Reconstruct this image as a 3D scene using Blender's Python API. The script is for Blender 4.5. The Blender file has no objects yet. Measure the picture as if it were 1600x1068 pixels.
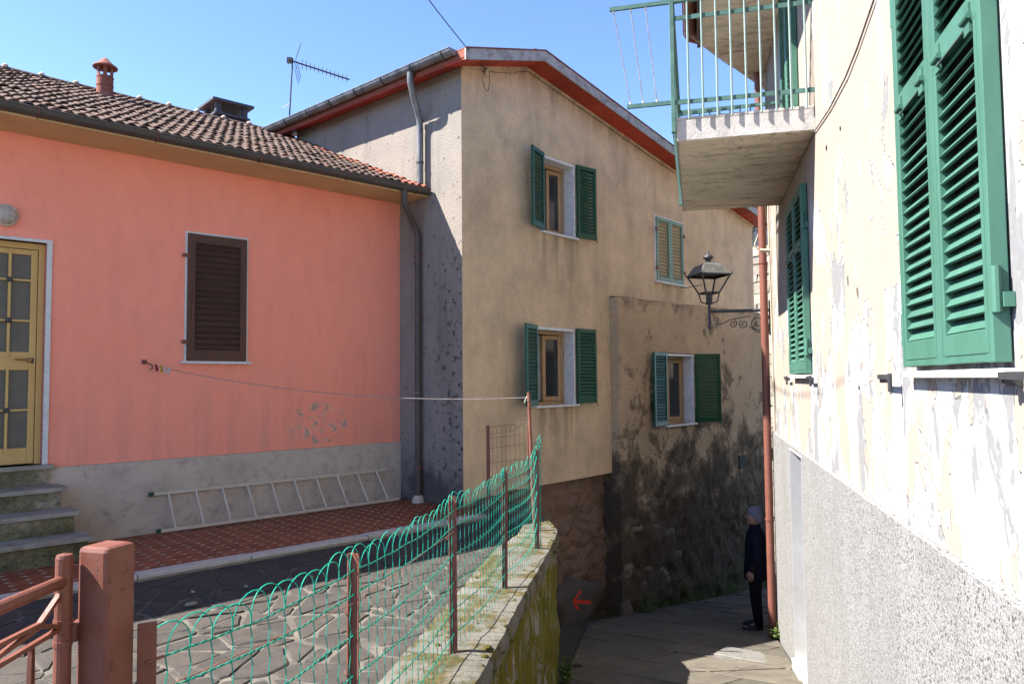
import bpy, math, random
from mathutils import Vector, Matrix, noise
from math import radians, sin, cos, pi, sqrt, atan2

random.seed(7)
SC = bpy.context.scene
COL = SC.collection

# ------------------------------------------------------------------ camera
EYE = Vector((0, 0, 1.6))
PITCH, ROLL = radians(2.94), radians(-0.51)
fwd = Vector((0, cos(PITCH), sin(PITCH)))
up0 = Vector((0, -sin(PITCH), cos(PITCH)))
rt0 = Vector((1, 0, 0))
rt = rt0 * cos(ROLL) + up0 * sin(ROLL)
up = -rt0 * sin(ROLL) + up0 * cos(ROLL)
cam = bpy.data.cameras.new('camera')
cam.sensor_width = 36.0
cam.lens = 36.0 * 1157 / 1600
cam.clip_start, cam.clip_end = 0.05, 1000
camo = bpy.data.objects.new('camera', cam)
COL.objects.link(camo)
camo.matrix_world = Matrix(((rt.x, up.x, -fwd.x, EYE.x), (rt.y, up.y, -fwd.y, EYE.y), (rt.z, up.z, -fwd.z, EYE.z), (0, 0, 0, 1)))
SC.camera = camo

# ------------------------------------------------------------------ light
SUN_L = Vector((1.0, 0.125, -1.09)).normalized()       # direction the light travels
SUN_EL = math.asin(-SUN_L.z)
SUN_AZ = atan2(-SUN_L.x, -SUN_L.y)
world = bpy.data.worlds.new('World')
SC.world = world
world.use_nodes = True
wn = world.node_tree
bg = wn.nodes['Background']
sky = wn.nodes.new('ShaderNodeTexSky')
sky.sky_type = 'NISHITA'
sky.sun_disc = False
sky.sun_elevation = SUN_EL
sky.sun_rotation = SUN_AZ
sky.altitude = 300
sky.air_density = 0.42
sky.dust_density = 0.0
sky.ozone_density = 3.5
wn.links.new(sky.outputs[0], bg.inputs[0])
bg.inputs[1].default_value = 0.145
sun = bpy.data.lights.new('sun', 'SUN')
sun.energy = 4.5
sun.angle = radians(0.53)
sun.color = (1.0, 0.955, 0.885)
suno = bpy.data.objects.new('sun', sun)
COL.objects.link(suno)
suno.rotation_euler = SUN_L.to_track_quat('-Z', 'Y').to_euler()
suno.location = (-20, -2, 22)
SC.view_settings.view_transform = 'Standard'
SC.view_settings.look = 'None'
SC.view_settings.gamma = 1
SC.view_settings.use_curve_mapping = False
SC.view_settings.exposure = 2.12
SC.cycles.max_bounces = 7
SC.cycles.diffuse_bounces = 5
SC.cycles.caustics_reflective = False
SC.cycles.caustics_refractive = False
SC.cycles.use_adaptive_sampling = True
SC.cycles.adaptive_threshold = 0.02

# ------------------------------------------------------------------ helpers
def tag(o, label=None, cat=None, group=None, kind=None):
    if label: o['label'] = label
    if cat: o['category'] = cat
    if group: o['group'] = group
    if kind: o['kind'] = kind
    return o

def empty(name, loc=(0, 0, 0), rz=0.0):
    o = bpy.data.objects.new(name, None)
    o.empty_display_size = .2
    COL.objects.link(o)
    o.location = loc
    o.rotation_euler = (0, 0, rz)
    return o

def link(name, me, parent=None, loc=(0, 0, 0), rot=(0, 0, 0)):
    o = bpy.data.objects.new(name, me)
    COL.objects.link(o)
    o.parent = parent
    o.location = loc
    o.rotation_euler = rot
    return o

class MB:
    def __init__(self):
        self.v, self.f = [], []
    def add(self, vs, fs):
        b = len(self.v)
        self.v += [tuple(p) for p in vs]
        self.f += [tuple(i + b for i in q) for q in fs]
        return self
    def box(self, x0, x1, y0, y1, z0, z1):
        return self.hexa([(x0, y0, z0), (x1, y0, z0), (x1, y1, z0), (x0, y1, z0), (x0, y0, z1), (x1, y0, z1), (x1, y1, z1), (x0, y1, z1)])
    def hexa(self, p):
        return self.add(p, [(0, 3, 2, 1), (4, 5, 6, 7), (0, 1, 5, 4), (1, 2, 6, 5), (2, 3, 7, 6), (3, 0, 4, 7)])
    def prism(self, poly, z0, z1):
        n = len(poly)
        vs = [(x, y, z0) for x, y in poly] + [(x, y, z1) for x, y in poly]
        return self.add(vs, [tuple(range(n - 1, -1, -1)), tuple(range(n, 2 * n))] + [(i, (i + 1) % n, n + (i + 1) % n, n + i) for i in range(n)])
    def prism_y(self, poly, y0, y1):
        n = len(poly)
        vs = [(x, y0, z) for x, z in poly] + [(x, y1, z) for x, z in poly]
        return self.add(vs, [tuple(range(n)), tuple(range(2 * n - 1, n - 1, -1))] + [(i, n + i, n + (i + 1) % n, (i + 1) % n) for i in range(n)])
    def tube(self, pts, r, n=6, caps=True):
        pts = [Vector(p) for p in pts]
        m = len(pts)
        rr = r if isinstance(r, (list, tuple)) else [r] * m
        t = (pts[1] - pts[0]).normalized()
        a = t.orthogonal().normalized()
        vs, fs = [], []
        for i in range(m):
            if i == 0: d = pts[1] - pts[0]
            elif i == m - 1: d = pts[-1] - pts[-2]
            else: d = (pts[i + 1] - pts[i]).normalized() + (pts[i] - pts[i - 1]).normalized()
            d = d.normalized() if d.length > 1e-9 else t
            a = (a - d * a.dot(d))
            a = a.normalized() if a.length > 1e-6 else d.orthogonal().normalized()
            b = d.cross(a)
            for k in range(n):
                g = 2 * pi * k / n
                vs.append(pts[i] + (a * cos(g) + b * sin(g)) * rr[i])
        for i in range(m - 1):
            for k in range(n):
                k2 = (k + 1) % n
                fs.append((i * n + k, i * n + k2, (i + 1) * n + k2, (i + 1) * n + k))
        if caps:
            fs.append(tuple(range(n - 1, -1, -1)))
            fs.append(tuple(range((m - 1) * n, m * n)))
        return self.add(vs, fs)
    def bar(self, a, b, w, h):
        """flat bar of section w (sideways) x h (upwards) from a to b"""
        a, b = Vector(a), Vector(b)
        d = (b - a).normalized()
        s = d.cross(Vector((0, 0, 1)))
        s = s.normalized() if s.length > 1e-4 else Vector((1, 0, 0))
        u = s.cross(d)
        s, u = s * w / 2, u * h / 2
        return self.hexa([a - s - u, a + s - u, b + s - u, b - s - u, a - s + u, a + s + u, b + s + u, b - s + u])
    def lathe(self, prof, n=16, c=(0, 0), caps=True, sx=1.0, sy=1.0, ph=0.0):
        vs, fs = [], []
        for r, z in prof:
            for k in range(n):
                g = 2 * pi * k / n + ph
                vs.append((c[0] + r * cos(g) * sx, c[1] + r * sin(g) * sy, z))
        m = len(prof)
        for i in range(m - 1):
            for k in range(n):
                k2 = (k + 1) % n
                fs.append((i * n + k, i * n + k2, (i + 1) * n + k2, (i + 1) * n + k))
        if caps:
            fs.append(tuple(range(n - 1, -1, -1)))
            fs.append(tuple(range((m - 1) * n, m * n)))
        return self.add(vs, fs)
    def loft(self, rings, n=16):
        """rings (cx,cy,z,rx,ry)"""
        vs, fs = [], []
        for cx, cy, z, rx, ry in rings:
            for k in range(n):
                g = 2 * pi * k / n
                vs.append((cx + rx * cos(g), cy + ry * sin(g), z))
        m = len(rings)
        for i in range(m - 1):
            for k in range(n):
                k2 = (k + 1) % n
                fs.append((i * n + k, i * n + k2, (i + 1) * n + k2, (i + 1) * n + k))
        fs.append(tuple(range(n - 1, -1, -1)))
        fs.append(tuple(range((m - 1) * n, m * n)))
        return self.add(vs, fs)
    def gutter(self, a, b, r, t=.006, n=10):
        """open half-round channel from a to b (horizontal), with rolled lip"""
        a, b = Vector(a), Vector(b)
        d = (b - a).normalized()
        s = d.cross(Vector((0, 0, 1))).normalized()
        z = Vector((0, 0, 1))
        ring = []
        for k in range(n + 1):
            g = pi + pi * k / n
            ring.append(s * cos(g) * r + z * sin(g) * r)
        for k in range(n, -1, -1):
            g = pi + pi * k / n
            ring.append(s * cos(g) * (r - t) + z * sin(g) * (r - t))
        m = len(ring)
        vs = [a + q for q in ring] + [b + q for q in ring]
        fs = [(i, (i + 1) % m, m + (i + 1) % m, m + i) for i in range(m)]
        self.add(vs, fs)
        for e in (a, b):                                  # end stops
            arc = [e + s * cos(pi + pi * k / n) * (r - .001) + z * sin(pi + pi * k / n) * (r - .001) for k in range(n + 1)]
            self.add(arc, [tuple(range(n + 1))])
        self.tube([a - s * r, b - s * r], t * 1.4, 6)
        self.tube([a + s * r, b + s * r], t * 1.4, 6)
        return self
    def mesh(self, name, mat, smooth=False):
        me = bpy.data.meshes.new(name)
        me.from_pydata(self.v, [], self.f)
        me.update()
        if mat: me.materials.append(mat)
        if smooth:
            me.polygons.foreach_set('use_smooth', [True] * len(me.polygons))
        return me
    def build(self, name, mat, parent=None, loc=(0, 0, 0), rot=(0, 0, 0), smooth=False, bevel=0.0, auto=None):
        me = self.mesh(name, mat, smooth)
        o = link(name, me, parent, loc, rot)
        if bevel:
            md = o.modifiers.new('bevel', 'BEVEL')
            md.width = bevel
            md.segments = 2
            md.limit_method = 'ANGLE'
            md.angle_limit = radians(40)
        if auto:
            me.polygons.foreach_set('use_smooth', [True] * len(me.polygons))
            me.set_sharp_from_angle(angle=radians(auto))
        return o

def holed(mb, x0, x1, z0, z1, holes, y, depth):
    """a wall face at y with rectangular holes (a,b,c,d) and reveals reaching y+depth"""
    xs = sorted({x0, x1} | {h[0] for h in holes} | {h[1] for h in holes})
    zs = sorted({z0, z1} | {h[2] for h in holes} | {h[3] for h in holes})
    xs = [x for x in xs if x0 <= x <= x1]
    zs = [z for z in zs if z0 <= z <= z1]
    idx = {}
    def V(x, z):
        k = (round(x, 5), round(z, 5))
        if k not in idx:
            idx[k] = len(mb.v)
            mb.v.append((x, y, z))
        return idx[k]
    for i in range(len(xs) - 1):
        for j in range(len(zs) - 1):
            cx, cz = (xs[i] + xs[i + 1]) / 2, (zs[j] + zs[j + 1]) / 2
            if any(h[0] < cx < h[1] and h[2] < cz < h[3] for h in holes): continue
            q = (V(xs[i], zs[j]), V(xs[i + 1], zs[j]), V(xs[i + 1], zs[j + 1]), V(xs[i], zs[j + 1]))
            mb.f.append(q if depth > 0 else q[::-1])
    for a, b, c, d in holes:
        ring = [(a, c), (b, c), (b, d), (a, d)]
        vs = [(p, y, q) for p, q in ring] + [(p, y + depth, q) for p, q in ring]
        mb.add(vs, [(i, (i + 1) % 4, 4 + (i + 1) % 4, 4 + i) for i in range(4)])

def clip(poly, nx, ny, d):
    """keep the part of poly where nx*x+ny*y <= d"""
    out = []
    for i in range(len(poly)):
        p, q = poly[i], poly[(i + 1) % len(poly)]
        a, b = nx * p[0] + ny * p[1] - d, nx * q[0] + ny * q[1] - d
        if a <= 0: out.append(p)
        if a * b < 0:
            t = a / (a - b)
            out.append((p[0] + (q[0] - p[0]) * t, p[1] + (q[1] - p[1]) * t))
    return out

def shrink(poly, g):
    """inset a convex counter-clockwise polygon by g"""
    out = poly
    n = len(poly)
    for i in range(n):
        p, q = poly[i], poly[(i + 1) % n]
        ex, ey = q[0] - p[0], q[1] - p[1]
        l = sqrt(ex * ex + ey * ey)
        if l < 1e-6: continue
        nx, ny = ey / l, -ex / l
        out = clip(out, nx, ny, nx * p[0] + ny * p[1] - g)
        if len(out) < 3: return []
    return out

def area(p):
    return .5 * sum(p[i][0] * p[(i + 1) % len(p)][1] - p[(i + 1) % len(p)][0] * p[i][1] for i in range(len(p)))

def clean(poly, e=.012):
    out = []
    for p in poly:
        if not out or (p[0] - out[-1][0]) ** 2 + (p[1] - out[-1][1]) ** 2 > e * e: out.append(p)
    if len(out) > 2 and (out[0][0] - out[-1][0]) ** 2 + (out[0][1] - out[-1][1]) ** 2 < e * e: out.pop()
    return out

def slab(poly, h, zf, bev=.008):
    """stone lying on a surface zf(x,y), worn edge; vertices relative to its centroid"""
    cx = sum(p[0] for p in poly) / len(poly)
    cy = sum(p[1] for p in poly) / len(poly)
    inn = [(cx + (x - cx) * (1 - bev / max(.05, sqrt((x - cx) ** 2 + (y - cy) ** 2))), cy + (y - cy) * (1 - bev / max(.05, sqrt((x - cx) ** 2 + (y - cy) ** 2)))) for x, y in poly]
    n = len(poly)
    z0 = zf(cx, cy)
    vs = [(x - cx, y - cy, zf(x, y) - z0 - .03) for x, y in poly] + [(x - cx, y - cy, zf(x, y) - z0 + h - bev * .8) for x, y in poly] + [(x - cx, y - cy, zf(x, y) - z0 + h) for x, y in inn]
    fs = [(i, (i + 1) % n, n + (i + 1) % n, n + i) for i in range(n)] + [(n + i, n + (i + 1) % n, 2 * n + (i + 1) % n, 2 * n + i) for i in range(n)] + [tuple(range(2 * n, 3 * n))]
    m = MB()
    m.add(vs, fs)
    return m, (cx, cy, z0)

# ------------------------------------------------------------------ materials
class NT:
    def __init__(self, name, rough=.85, spec=.3):
        self.m = bpy.data.materials.new(name)
        self.m.use_nodes = True
        self.t = self.m.node_tree
        self.b = self.t.nodes['Principled BSDF']
        self.b.inputs['Roughness'].default_value = rough
        self.b.inputs['Specular IOR Level'].default_value = spec
        self.tc = self.t.nodes.new('ShaderNodeTexCoord')
        self.oi = None
    def N(self, k): return self.t.nodes.new('ShaderNode' + k)
    def L(self, a, b): self.t.links.new(a, b)
    def put(self, sock, v):
        if hasattr(v, 'links') or isinstance(v, bpy.types.NodeSocket): self.L(v, sock)
        elif isinstance(v, (int, float)) and sock.type == 'RGBA': sock.default_value = (v, v, v, 1)
        elif isinstance(v, tuple) and sock.type == 'RGBA' and len(v) == 3: sock.default_value = (*v, 1)
        else: sock.default_value = v
    def rnd(self):
        if not self.oi: self.oi = self.N('ObjectInfo')
        return self.oi.outputs['Random']
    def co(self, scale=(1, 1, 1), loc=(0, 0, 0), jit=False, rot=(0, 0, 0)):
        v = self.tc.outputs['Object']
        if jit:
            a = self.N('VectorMath'); a.operation = 'ADD'
            s = self.N('VectorMath'); s.operation = 'SCALE'
            s.inputs[0].default_value = (37, 53, 71)
            self.L(self.rnd(), s.inputs['Scale'])
            self.L(v, a.inputs[0]); self.L(s.outputs[0], a.inputs[1])
            v = a.outputs[0]
        mp = self.N('Mapping')
        self.L(v, mp.inputs[0])
        mp.inputs['Scale'].default_value = scale
        mp.inputs['Location'].default_value = loc
        mp.inputs['Rotation'].default_value = rot
        return mp.outputs[0]
    def noise(self, scale, detail=5, rough=.6, vec=None, dist=0.0):
        n = self.N('TexNoise')
        n.inputs['Scale'].default_value = scale
        n.inputs['Detail'].default_value = min(detail, 5)
        n.inputs['Roughness'].default_value = rough
        n.inputs['Distortion'].default_value = dist
        if vec is not None: self.L(vec, n.inputs['Vector'])
        return n.outputs[0]
    def vor(self, scale, vec=None, feature='F1', out='Distance', rnd=1.0):
        n = self.N('TexVoronoi')
        n.feature = feature
        n.inputs['Scale'].default_value = scale
        n.inputs['Randomness'].default_value = rnd
        if vec is not None: self.L(vec, n.inputs['Vector'])
        return n.outputs[out]
    def ramp(self, fac, stops, interp='LINEAR'):
        n = self.N('ValToRGB')
        n.color_ramp.interpolation = interp
        e = n.color_ramp.elements
        while len(e) < len(stops): e.new(.5)
        for k, (p, c) in enumerate(stops):
            e[k].position = p
            e[k].color = (c, c, c, 1) if isinstance(c, (int, float)) else (*c, 1)
        self.L(fac, n.inputs[0])
        return n.outputs[0]
    def mix(self, fac, a, b, mode='MIX'):
        n = self.N('Mix')
        n.data_type = 'RGBA'
        n.blend_type = mode
        self.put(n.inputs[0], fac); self.put(n.inputs[6], a); self.put(n.inputs[7], b)
        return n.outputs[2]
    def math(self, op, a, b=0.0, c=None, clampv=False):
        n = self.N('Math')
        n.operation = op
        n.use_clamp = clampv
        self.put(n.inputs[0], a); self.put(n.inputs[1], b)
        if c is not None: self.put(n.inputs[2], c)
        return n.outputs[0]
    def sep(self, axis):
        n = self.N('SeparateXYZ')
        self.L(self.tc.outputs['Object'], n.inputs[0])
        return n.outputs['XYZ'.index(axis)]
    def span(self, v, a, b, c=0.0, d=1.0):
        n = self.N('MapRange')
        self.L(v, n.inputs[0])
        for i, q in enumerate((a, b, c, d)): n.inputs[i + 1].default_value = q
        return n.outputs[0]
    def bump(self, h, strength=.3, dist=.01, normal=None):
        n = self.N('Bump')
        n.inputs['Strength'].default_value = strength
        n.inputs['Distance'].default_value = dist
        self.L(h, n.inputs['Height'])
        if normal is not None: self.L(normal, n.inputs['Normal'])
        self.last = n.outputs[0]
        return n.outputs[0]
    def done(self, color=None, normal=None, rough=None, metal=None):
        if color is not None: self.put(self.b.inputs['Base Color'], color)
        if normal is not None: self.L(normal, self.b.inputs['Normal'])
        if rough is not None: self.put(self.b.inputs['Roughness'], rough)
        if metal is not None: self.put(self.b.inputs['Metallic'], metal)
        return self.m

def simple(name, c1, c2=None, scale=6, rough=.75, bump=.15, bscale=60, bdist=.004, var=0.0, spec=.3, metal=0.0, stretch=(1, 1, 1), lo=.35, hi=.7):
    n = NT(name, rough, spec)
    c2 = c2 or tuple(x * .7 for x in c1)
    v = n.co(stretch, jit=True)
    col = n.mix(n.ramp(n.noise(scale, 6, .65, v), [(lo, 0.0), (hi, 1.0)]), c1, c2)
    if var:
        f = n.span(n.rnd(), 0, 1, 1 - var, 1 + var)
        h = n.N('HueSaturation')
        n.L(f, h.inputs['Value']); n.L(col, h.inputs['Color'])
        col = h.outputs[0]
    nm = n.bump(n.noise(bscale, 4, .6, v), bump, bdist) if bump else None
    return n.done(col, nm, None, metal)

# plasters
def m_pink():
    n = NT('pink_plaster', .9, .2)
    v = n.co()
    col = n.mix(n.ramp(n.noise(1.1, 5, .65, v), [(.3, 0.0), (.72, 1.0)]), (.90, .305, .202), (.82, .27, .178))
    col = n.mix(n.math('MULTIPLY', n.ramp(n.noise(.55, 3, .5, n.co((1, 1, 1.6), (2, 0, 7))), [(.42, 0.0), (.7, 1.0)]), .35), col, (.83, .34, .25))
    col = n.mix(n.math('MULTIPLY', n.ramp(n.noise(5, 6, .7, n.co((1.6, 1, .5))), [(.48, 0.0), (.78, 1.0)]), .32), col, (.60, .19, .14))
    grime = n.math('MULTIPLY', n.ramp(n.noise(1.0, 5, .65, n.co((5, 1, .5), (4, 0, 2))), [(.45, 0.0), (.7, 1.0)]), n.span(n.sep('Z'), .8, 2.0, .5, 0.0))
    col = n.mix(grime, col, (.52, .24, .18))
    # flaked patch low on the wall between the window and the corner
    dx = n.math('DIVIDE', n.math('SUBTRACT', n.sep('X'), -1.18), .42)
    dz = n.math('DIVIDE', n.math('SUBTRACT', n.sep('Z'), 1.10), .26)
    rr = n.math('ADD', n.math('MULTIPLY', dx, dx), n.math('MULTIPLY', dz, dz))
    inside = n.span(rr, .75, 1.0, 1.0, 0.0)
    nz = n.noise(8.5, 4, .62, n.co((1.0, 1, 1.35), (2.2, 0, .4)), .7)
    fl = n.ramp(nz, [(.560, 0.0), (.572, 1.0)])
    lip = n.ramp(nz, [(.535, 0.0), (.556, 1.0), (.566, 1.0), (.575, 0.0)])
    mask = n.math('MULTIPLY', inside, fl)
    flc = n.mix(n.ramp(n.noise(30, 4, .6, v), [(.4, 0.0), (.6, 1.0)]), (.50, .33, .25), (.30, .195, .145))
    col = n.mix(mask, col, flc)
    col = n.mix(n.math('MULTIPLY', n.math('MULTIPLY', lip, inside), .7), col, (.80, .50, .42))
    h = n.math('SUBTRACT', n.math('MULTIPLY', n.noise(90, 4, .6, v), .5), n.math('MULTIPLY', mask, 2.5))
    h = n.math('ADD', h, n.math('MULTIPLY', n.noise(2.5, 3, .5, v), 2.0))
    return n.done(col, n.bump(h, .45, .005))

def m_cement(name='grey_cement', a=(.36, .345, .32), b=(.24, .235, .225), sc=3.0, stain=(.12, .11, .10), st=.35, bs=45, bstr=.5):
    n = NT(name, .92, .2)
    v = n.co()
    col = n.mix(n.ramp(n.noise(sc, 7, .7, v), [(.3, 0.0), (.7, 1.0)]), a, b)
    col = n.mix(n.math('MULTIPLY', n.ramp(n.noise(7, 8, .75, v), [(.52, 0.0), (.72, 1.0)]), st), col, stain)
    h = n.math('ADD', n.noise(bs, 5, .7, v), n.math('MULTIPLY', n.noise(9, 4, .6, v), .6))
    return n.done(col, n.bump(h, bstr, .008))

def m_side():
    n = NT('grey_side_render', .93, .2)
    v = n.co()
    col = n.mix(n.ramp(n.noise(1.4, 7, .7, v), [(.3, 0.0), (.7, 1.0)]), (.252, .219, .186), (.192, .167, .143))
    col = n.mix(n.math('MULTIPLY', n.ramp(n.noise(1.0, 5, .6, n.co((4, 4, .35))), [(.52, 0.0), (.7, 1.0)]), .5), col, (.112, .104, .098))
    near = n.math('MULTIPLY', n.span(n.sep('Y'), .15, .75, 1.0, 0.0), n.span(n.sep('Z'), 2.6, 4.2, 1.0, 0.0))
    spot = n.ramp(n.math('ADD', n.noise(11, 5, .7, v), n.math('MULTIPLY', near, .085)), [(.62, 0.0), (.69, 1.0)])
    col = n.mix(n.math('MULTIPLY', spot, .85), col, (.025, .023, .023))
    damp_shade = n.ramp(n.math('ADD', n.noise(2.0, 5, .7, v), n.span(n.sep('Z'), 0.0, 1.2, .3, -.3)), [(.5, 0.0), (.72, 1.0)])
    col = n.mix(n.math('MULTIPLY', damp_shade, .8), col, (.056, .055, .048))
    h = n.math('ADD', n.noise(70, 5, .7, v), n.vor(60, v))
    return n.done(col, n.bump(h, .5, .008))

def m_gate():
    n = NT('terracotta_paint', .5, .35)
    v = n.co(jit=True)
    col = n.mix(n.ramp(n.noise(9, 5, .65, v), [(.4, 0.0), (.75, 1.0)]), (.150, .050, .030), (.112, .037, .023))
    pit = n.ramp(n.noise(75, 4, .7, v), [(.60, 0.0), (.66, 1.0)])
    zone = n.ramp(n.noise(7, 3, .6, n.co((1, 1, 1), (3, 1, 5), True)), [(.42, 0.0), (.6, 1.0)])
    pm = n.math('MULTIPLY', pit, zone)
    col = n.mix(n.math('MULTIPLY', pm, .85), col, (.035, .018, .014))
    fade = n.ramp(n.noise(22, 5, .7, n.co((1, 1, .4), (6, 6, 2), True)), [(.55, 0.0), (.75, 1.0)])
    col = n.mix(n.math('MULTIPLY', fade, .35), col, (.20, .085, .06))
    h = n.math('SUBTRACT', n.math('MULTIPLY', n.noise(30, 4, .6, v), .4), n.math('MULTIPLY', pm, 1.0))
    return n.done(col, n.bump(h, .5, .003), n.span(n.noise(12, 4, .6, v), .3, .7, .35, .7))

def m_under():
    n = NT('slab_underside', .92, .2)
    v = n.co()
    col = n.mix(n.ramp(n.noise(2.0, 5, .7, v), [(.3, 0.0), (.7, 1.0)]), (.72, .64, .53), (.58, .51, .41))
    st = n.ramp(n.noise(2.6, 5, .75, n.co((3.4, .8, 1)), .5), [(.50, 0.0), (.70, 1.0)])
    col = n.mix(n.math('MULTIPLY', st, .8), col, (.22, .185, .13))
    bl = n.ramp(n.noise(5.5, 5, .75, n.co((1.4, .7, 1), (8, 1, 1)), .6), [(.58, 0.0), (.66, 1.0)])
    col = n.mix(n.math('MULTIPLY', bl, .6), col, (.13, .11, .075))
    ck = n.ramp(n.math('ABSOLUTE', n.math('SUBTRACT', n.noise(2.2, 5, .7, n.co((2.8, .9, 1), (3, 4, 1)), .8), .5)), [(.0, 1.0), (.014, 0.0)])
    col = n.mix(n.math('MULTIPLY', ck, n.ramp(n.noise(1.6, 2, .5, v), [(.45, 0.0), (.6, .8)])), col, (.07, .06, .045))
    return n.done(col, n.bump(n.noise(40, 5, .7, v), .6, .008))

def m_facade():
    """beige roughcast with drip stains below the sills and eaves"""
    n = NT('beige_roughcast', .95, .15)
    v = n.co()
    col = n.mix(n.ramp(n.noise(.9, 6, .65, v), [(.3, 0.0), (.72, 1.0)]), (.76, .56, .355), (.585, .43, .272))
    col = n.mix(n.math('MULTIPLY', n.ramp(n.noise(2.4, 7, .75, v), [(.42, 0.0), (.72, 1.0)]), .6), col, (.36, .285, .205))
    blo = n.ramp(n.noise(1.5, 5, .72, n.co((1, 1, .8), (7, 1, 3)), .3), [(.50, 0.0), (.70, 1.0)])
    col = n.mix(n.math('MULTIPLY', blo, .45), col, (.34, .255, .165))
    # damp drips: noise stretched vertically
    vs = n.co((2.2, 1, .34))
    drip = n.ramp(n.noise(1.0, 6, .65, vs), [(.50, 0.0), (.74, 1.0)])
    col = n.mix(n.math('MULTIPLY', drip, .40), col, (.21, .165, .115))
    for wx, wz, ww, hh in ((1.95, 3.63, .62, .85), (1.84, 1.21, .62, .85), (5.1, 3.22, .6, .6)):
        ax = n.span(n.math('ABSOLUTE', n.math('SUBTRACT', n.sep('X'), wx)), ww * .55, ww * 1.05, 1.0, 0.0)
        az = n.math('MULTIPLY', n.span(n.sep('Z'), wz - hh, wz, 0.0, 1.0), n.span(n.sep('Z'), wz, wz + .02, 1.0, 0.0))
        sm = n.math('MULTIPLY', n.math('MULTIPLY', ax, az), n.ramp(n.noise(1.0, 5, .6, n.co((7, 1, .8), (wx, 0, wz))), [(.38, 0.0), (.6, 1.0)]))
        col = n.mix(n.math('MULTIPLY', sm, .75), col, (.20, .155, .10))
    pal = n.ramp(n.noise(1.0, 5, .6, n.co((2.1, 1, .5), (3, 0, 5))), [(.6, 0.0), (.72, 1.0)])
    col = n.mix(n.math('MULTIPLY', pal, .45), col, (.60, .49, .36))
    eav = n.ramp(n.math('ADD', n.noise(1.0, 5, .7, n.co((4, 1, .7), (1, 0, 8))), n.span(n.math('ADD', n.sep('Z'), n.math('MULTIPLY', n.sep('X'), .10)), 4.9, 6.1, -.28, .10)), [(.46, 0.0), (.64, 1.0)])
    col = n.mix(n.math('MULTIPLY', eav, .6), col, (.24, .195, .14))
    g = n.vor(75, v)
    spk = n.ramp(n.noise(55, 4, .7, v), [(.34, 0.0), (.52, 1.0)])
    col = n.mix(.42, col, n.mix(spk, (.22, .16, .10), col))
    h = n.math('ADD', n.math('MULTIPLY', g, .6), n.noise(140, 3, .6, v))
    return n.done(col, n.bump(h, .55, .010))

def m_oldwall(name, base, dark, ochre, zlo, zhi, thr=.5, ledge=False):
    """old eroded render with painted alley shade, mould and bare masonry"""
    n = NT(name, .95, .12)
    v = n.co()
    col = n.mix(n.ramp(n.noise(1.6, 7, .7, v), [(.3, 0.0), (.7, 1.0)]), base, ochre)
    col = n.mix(n.math('MULTIPLY', n.ramp(n.noise(26, 5, .7, v), [(.42, 0.0), (.66, 1.0)]), .6), col, tuple(x * .55 for x in base))
    damp_shade = n.span(n.sep('Z'), zlo, zhi, .22, -.14)  # darker towards the foot: alley shade painted in along with the mould
    mould_shade = n.ramp(n.math('ADD', n.noise(1.5, 8, .72, n.co((1, 1, 1), (4, 1, 2)), .3), damp_shade), [(thr, 0.0), (thr + .05, .6), (thr + .16, 1.0)])
    col = n.mix(n.math('MULTIPLY', mould_shade, .86), col, n.mix(n.ramp(n.noise(9, 6, .75, v), [(.4, 0.0), (.7, 1.0)]), dark, tuple(x * 3.4 for x in dark)))
    if ledge:                                          # soot and lichen washed down from the ledge
        soot = n.ramp(n.math('ADD', n.noise(2.2, 6, .7, n.co((1, 1, .8), (1, 6, 2))), n.span(n.sep('Z'), 2.0, 3.0, -.30, .12)), [(.52, 0.0), (.68, 1.0)])
        col = n.mix(n.math('MULTIPLY', soot, .7), col, (.075, .062, .045))
    moss = n.ramp(n.math('ADD', n.noise(4, 6, .7, n.co((1, 1, 1), (9, 0, 3))), n.span(n.sep('Z'), -2.2, -1.2, .2, -.3)), [(.55, 0.0), (.68, 1.0)])
    col = n.mix(n.math('MULTIPLY', moss, .8), col, (.05, .065, .015))
    h = n.math('ADD', n.math('MULTIPLY', n.noise(11, 7, .7, v), 1.3), n.vor(38, v))
    return n.done(col, n.bump(h, .8, .018))

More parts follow.
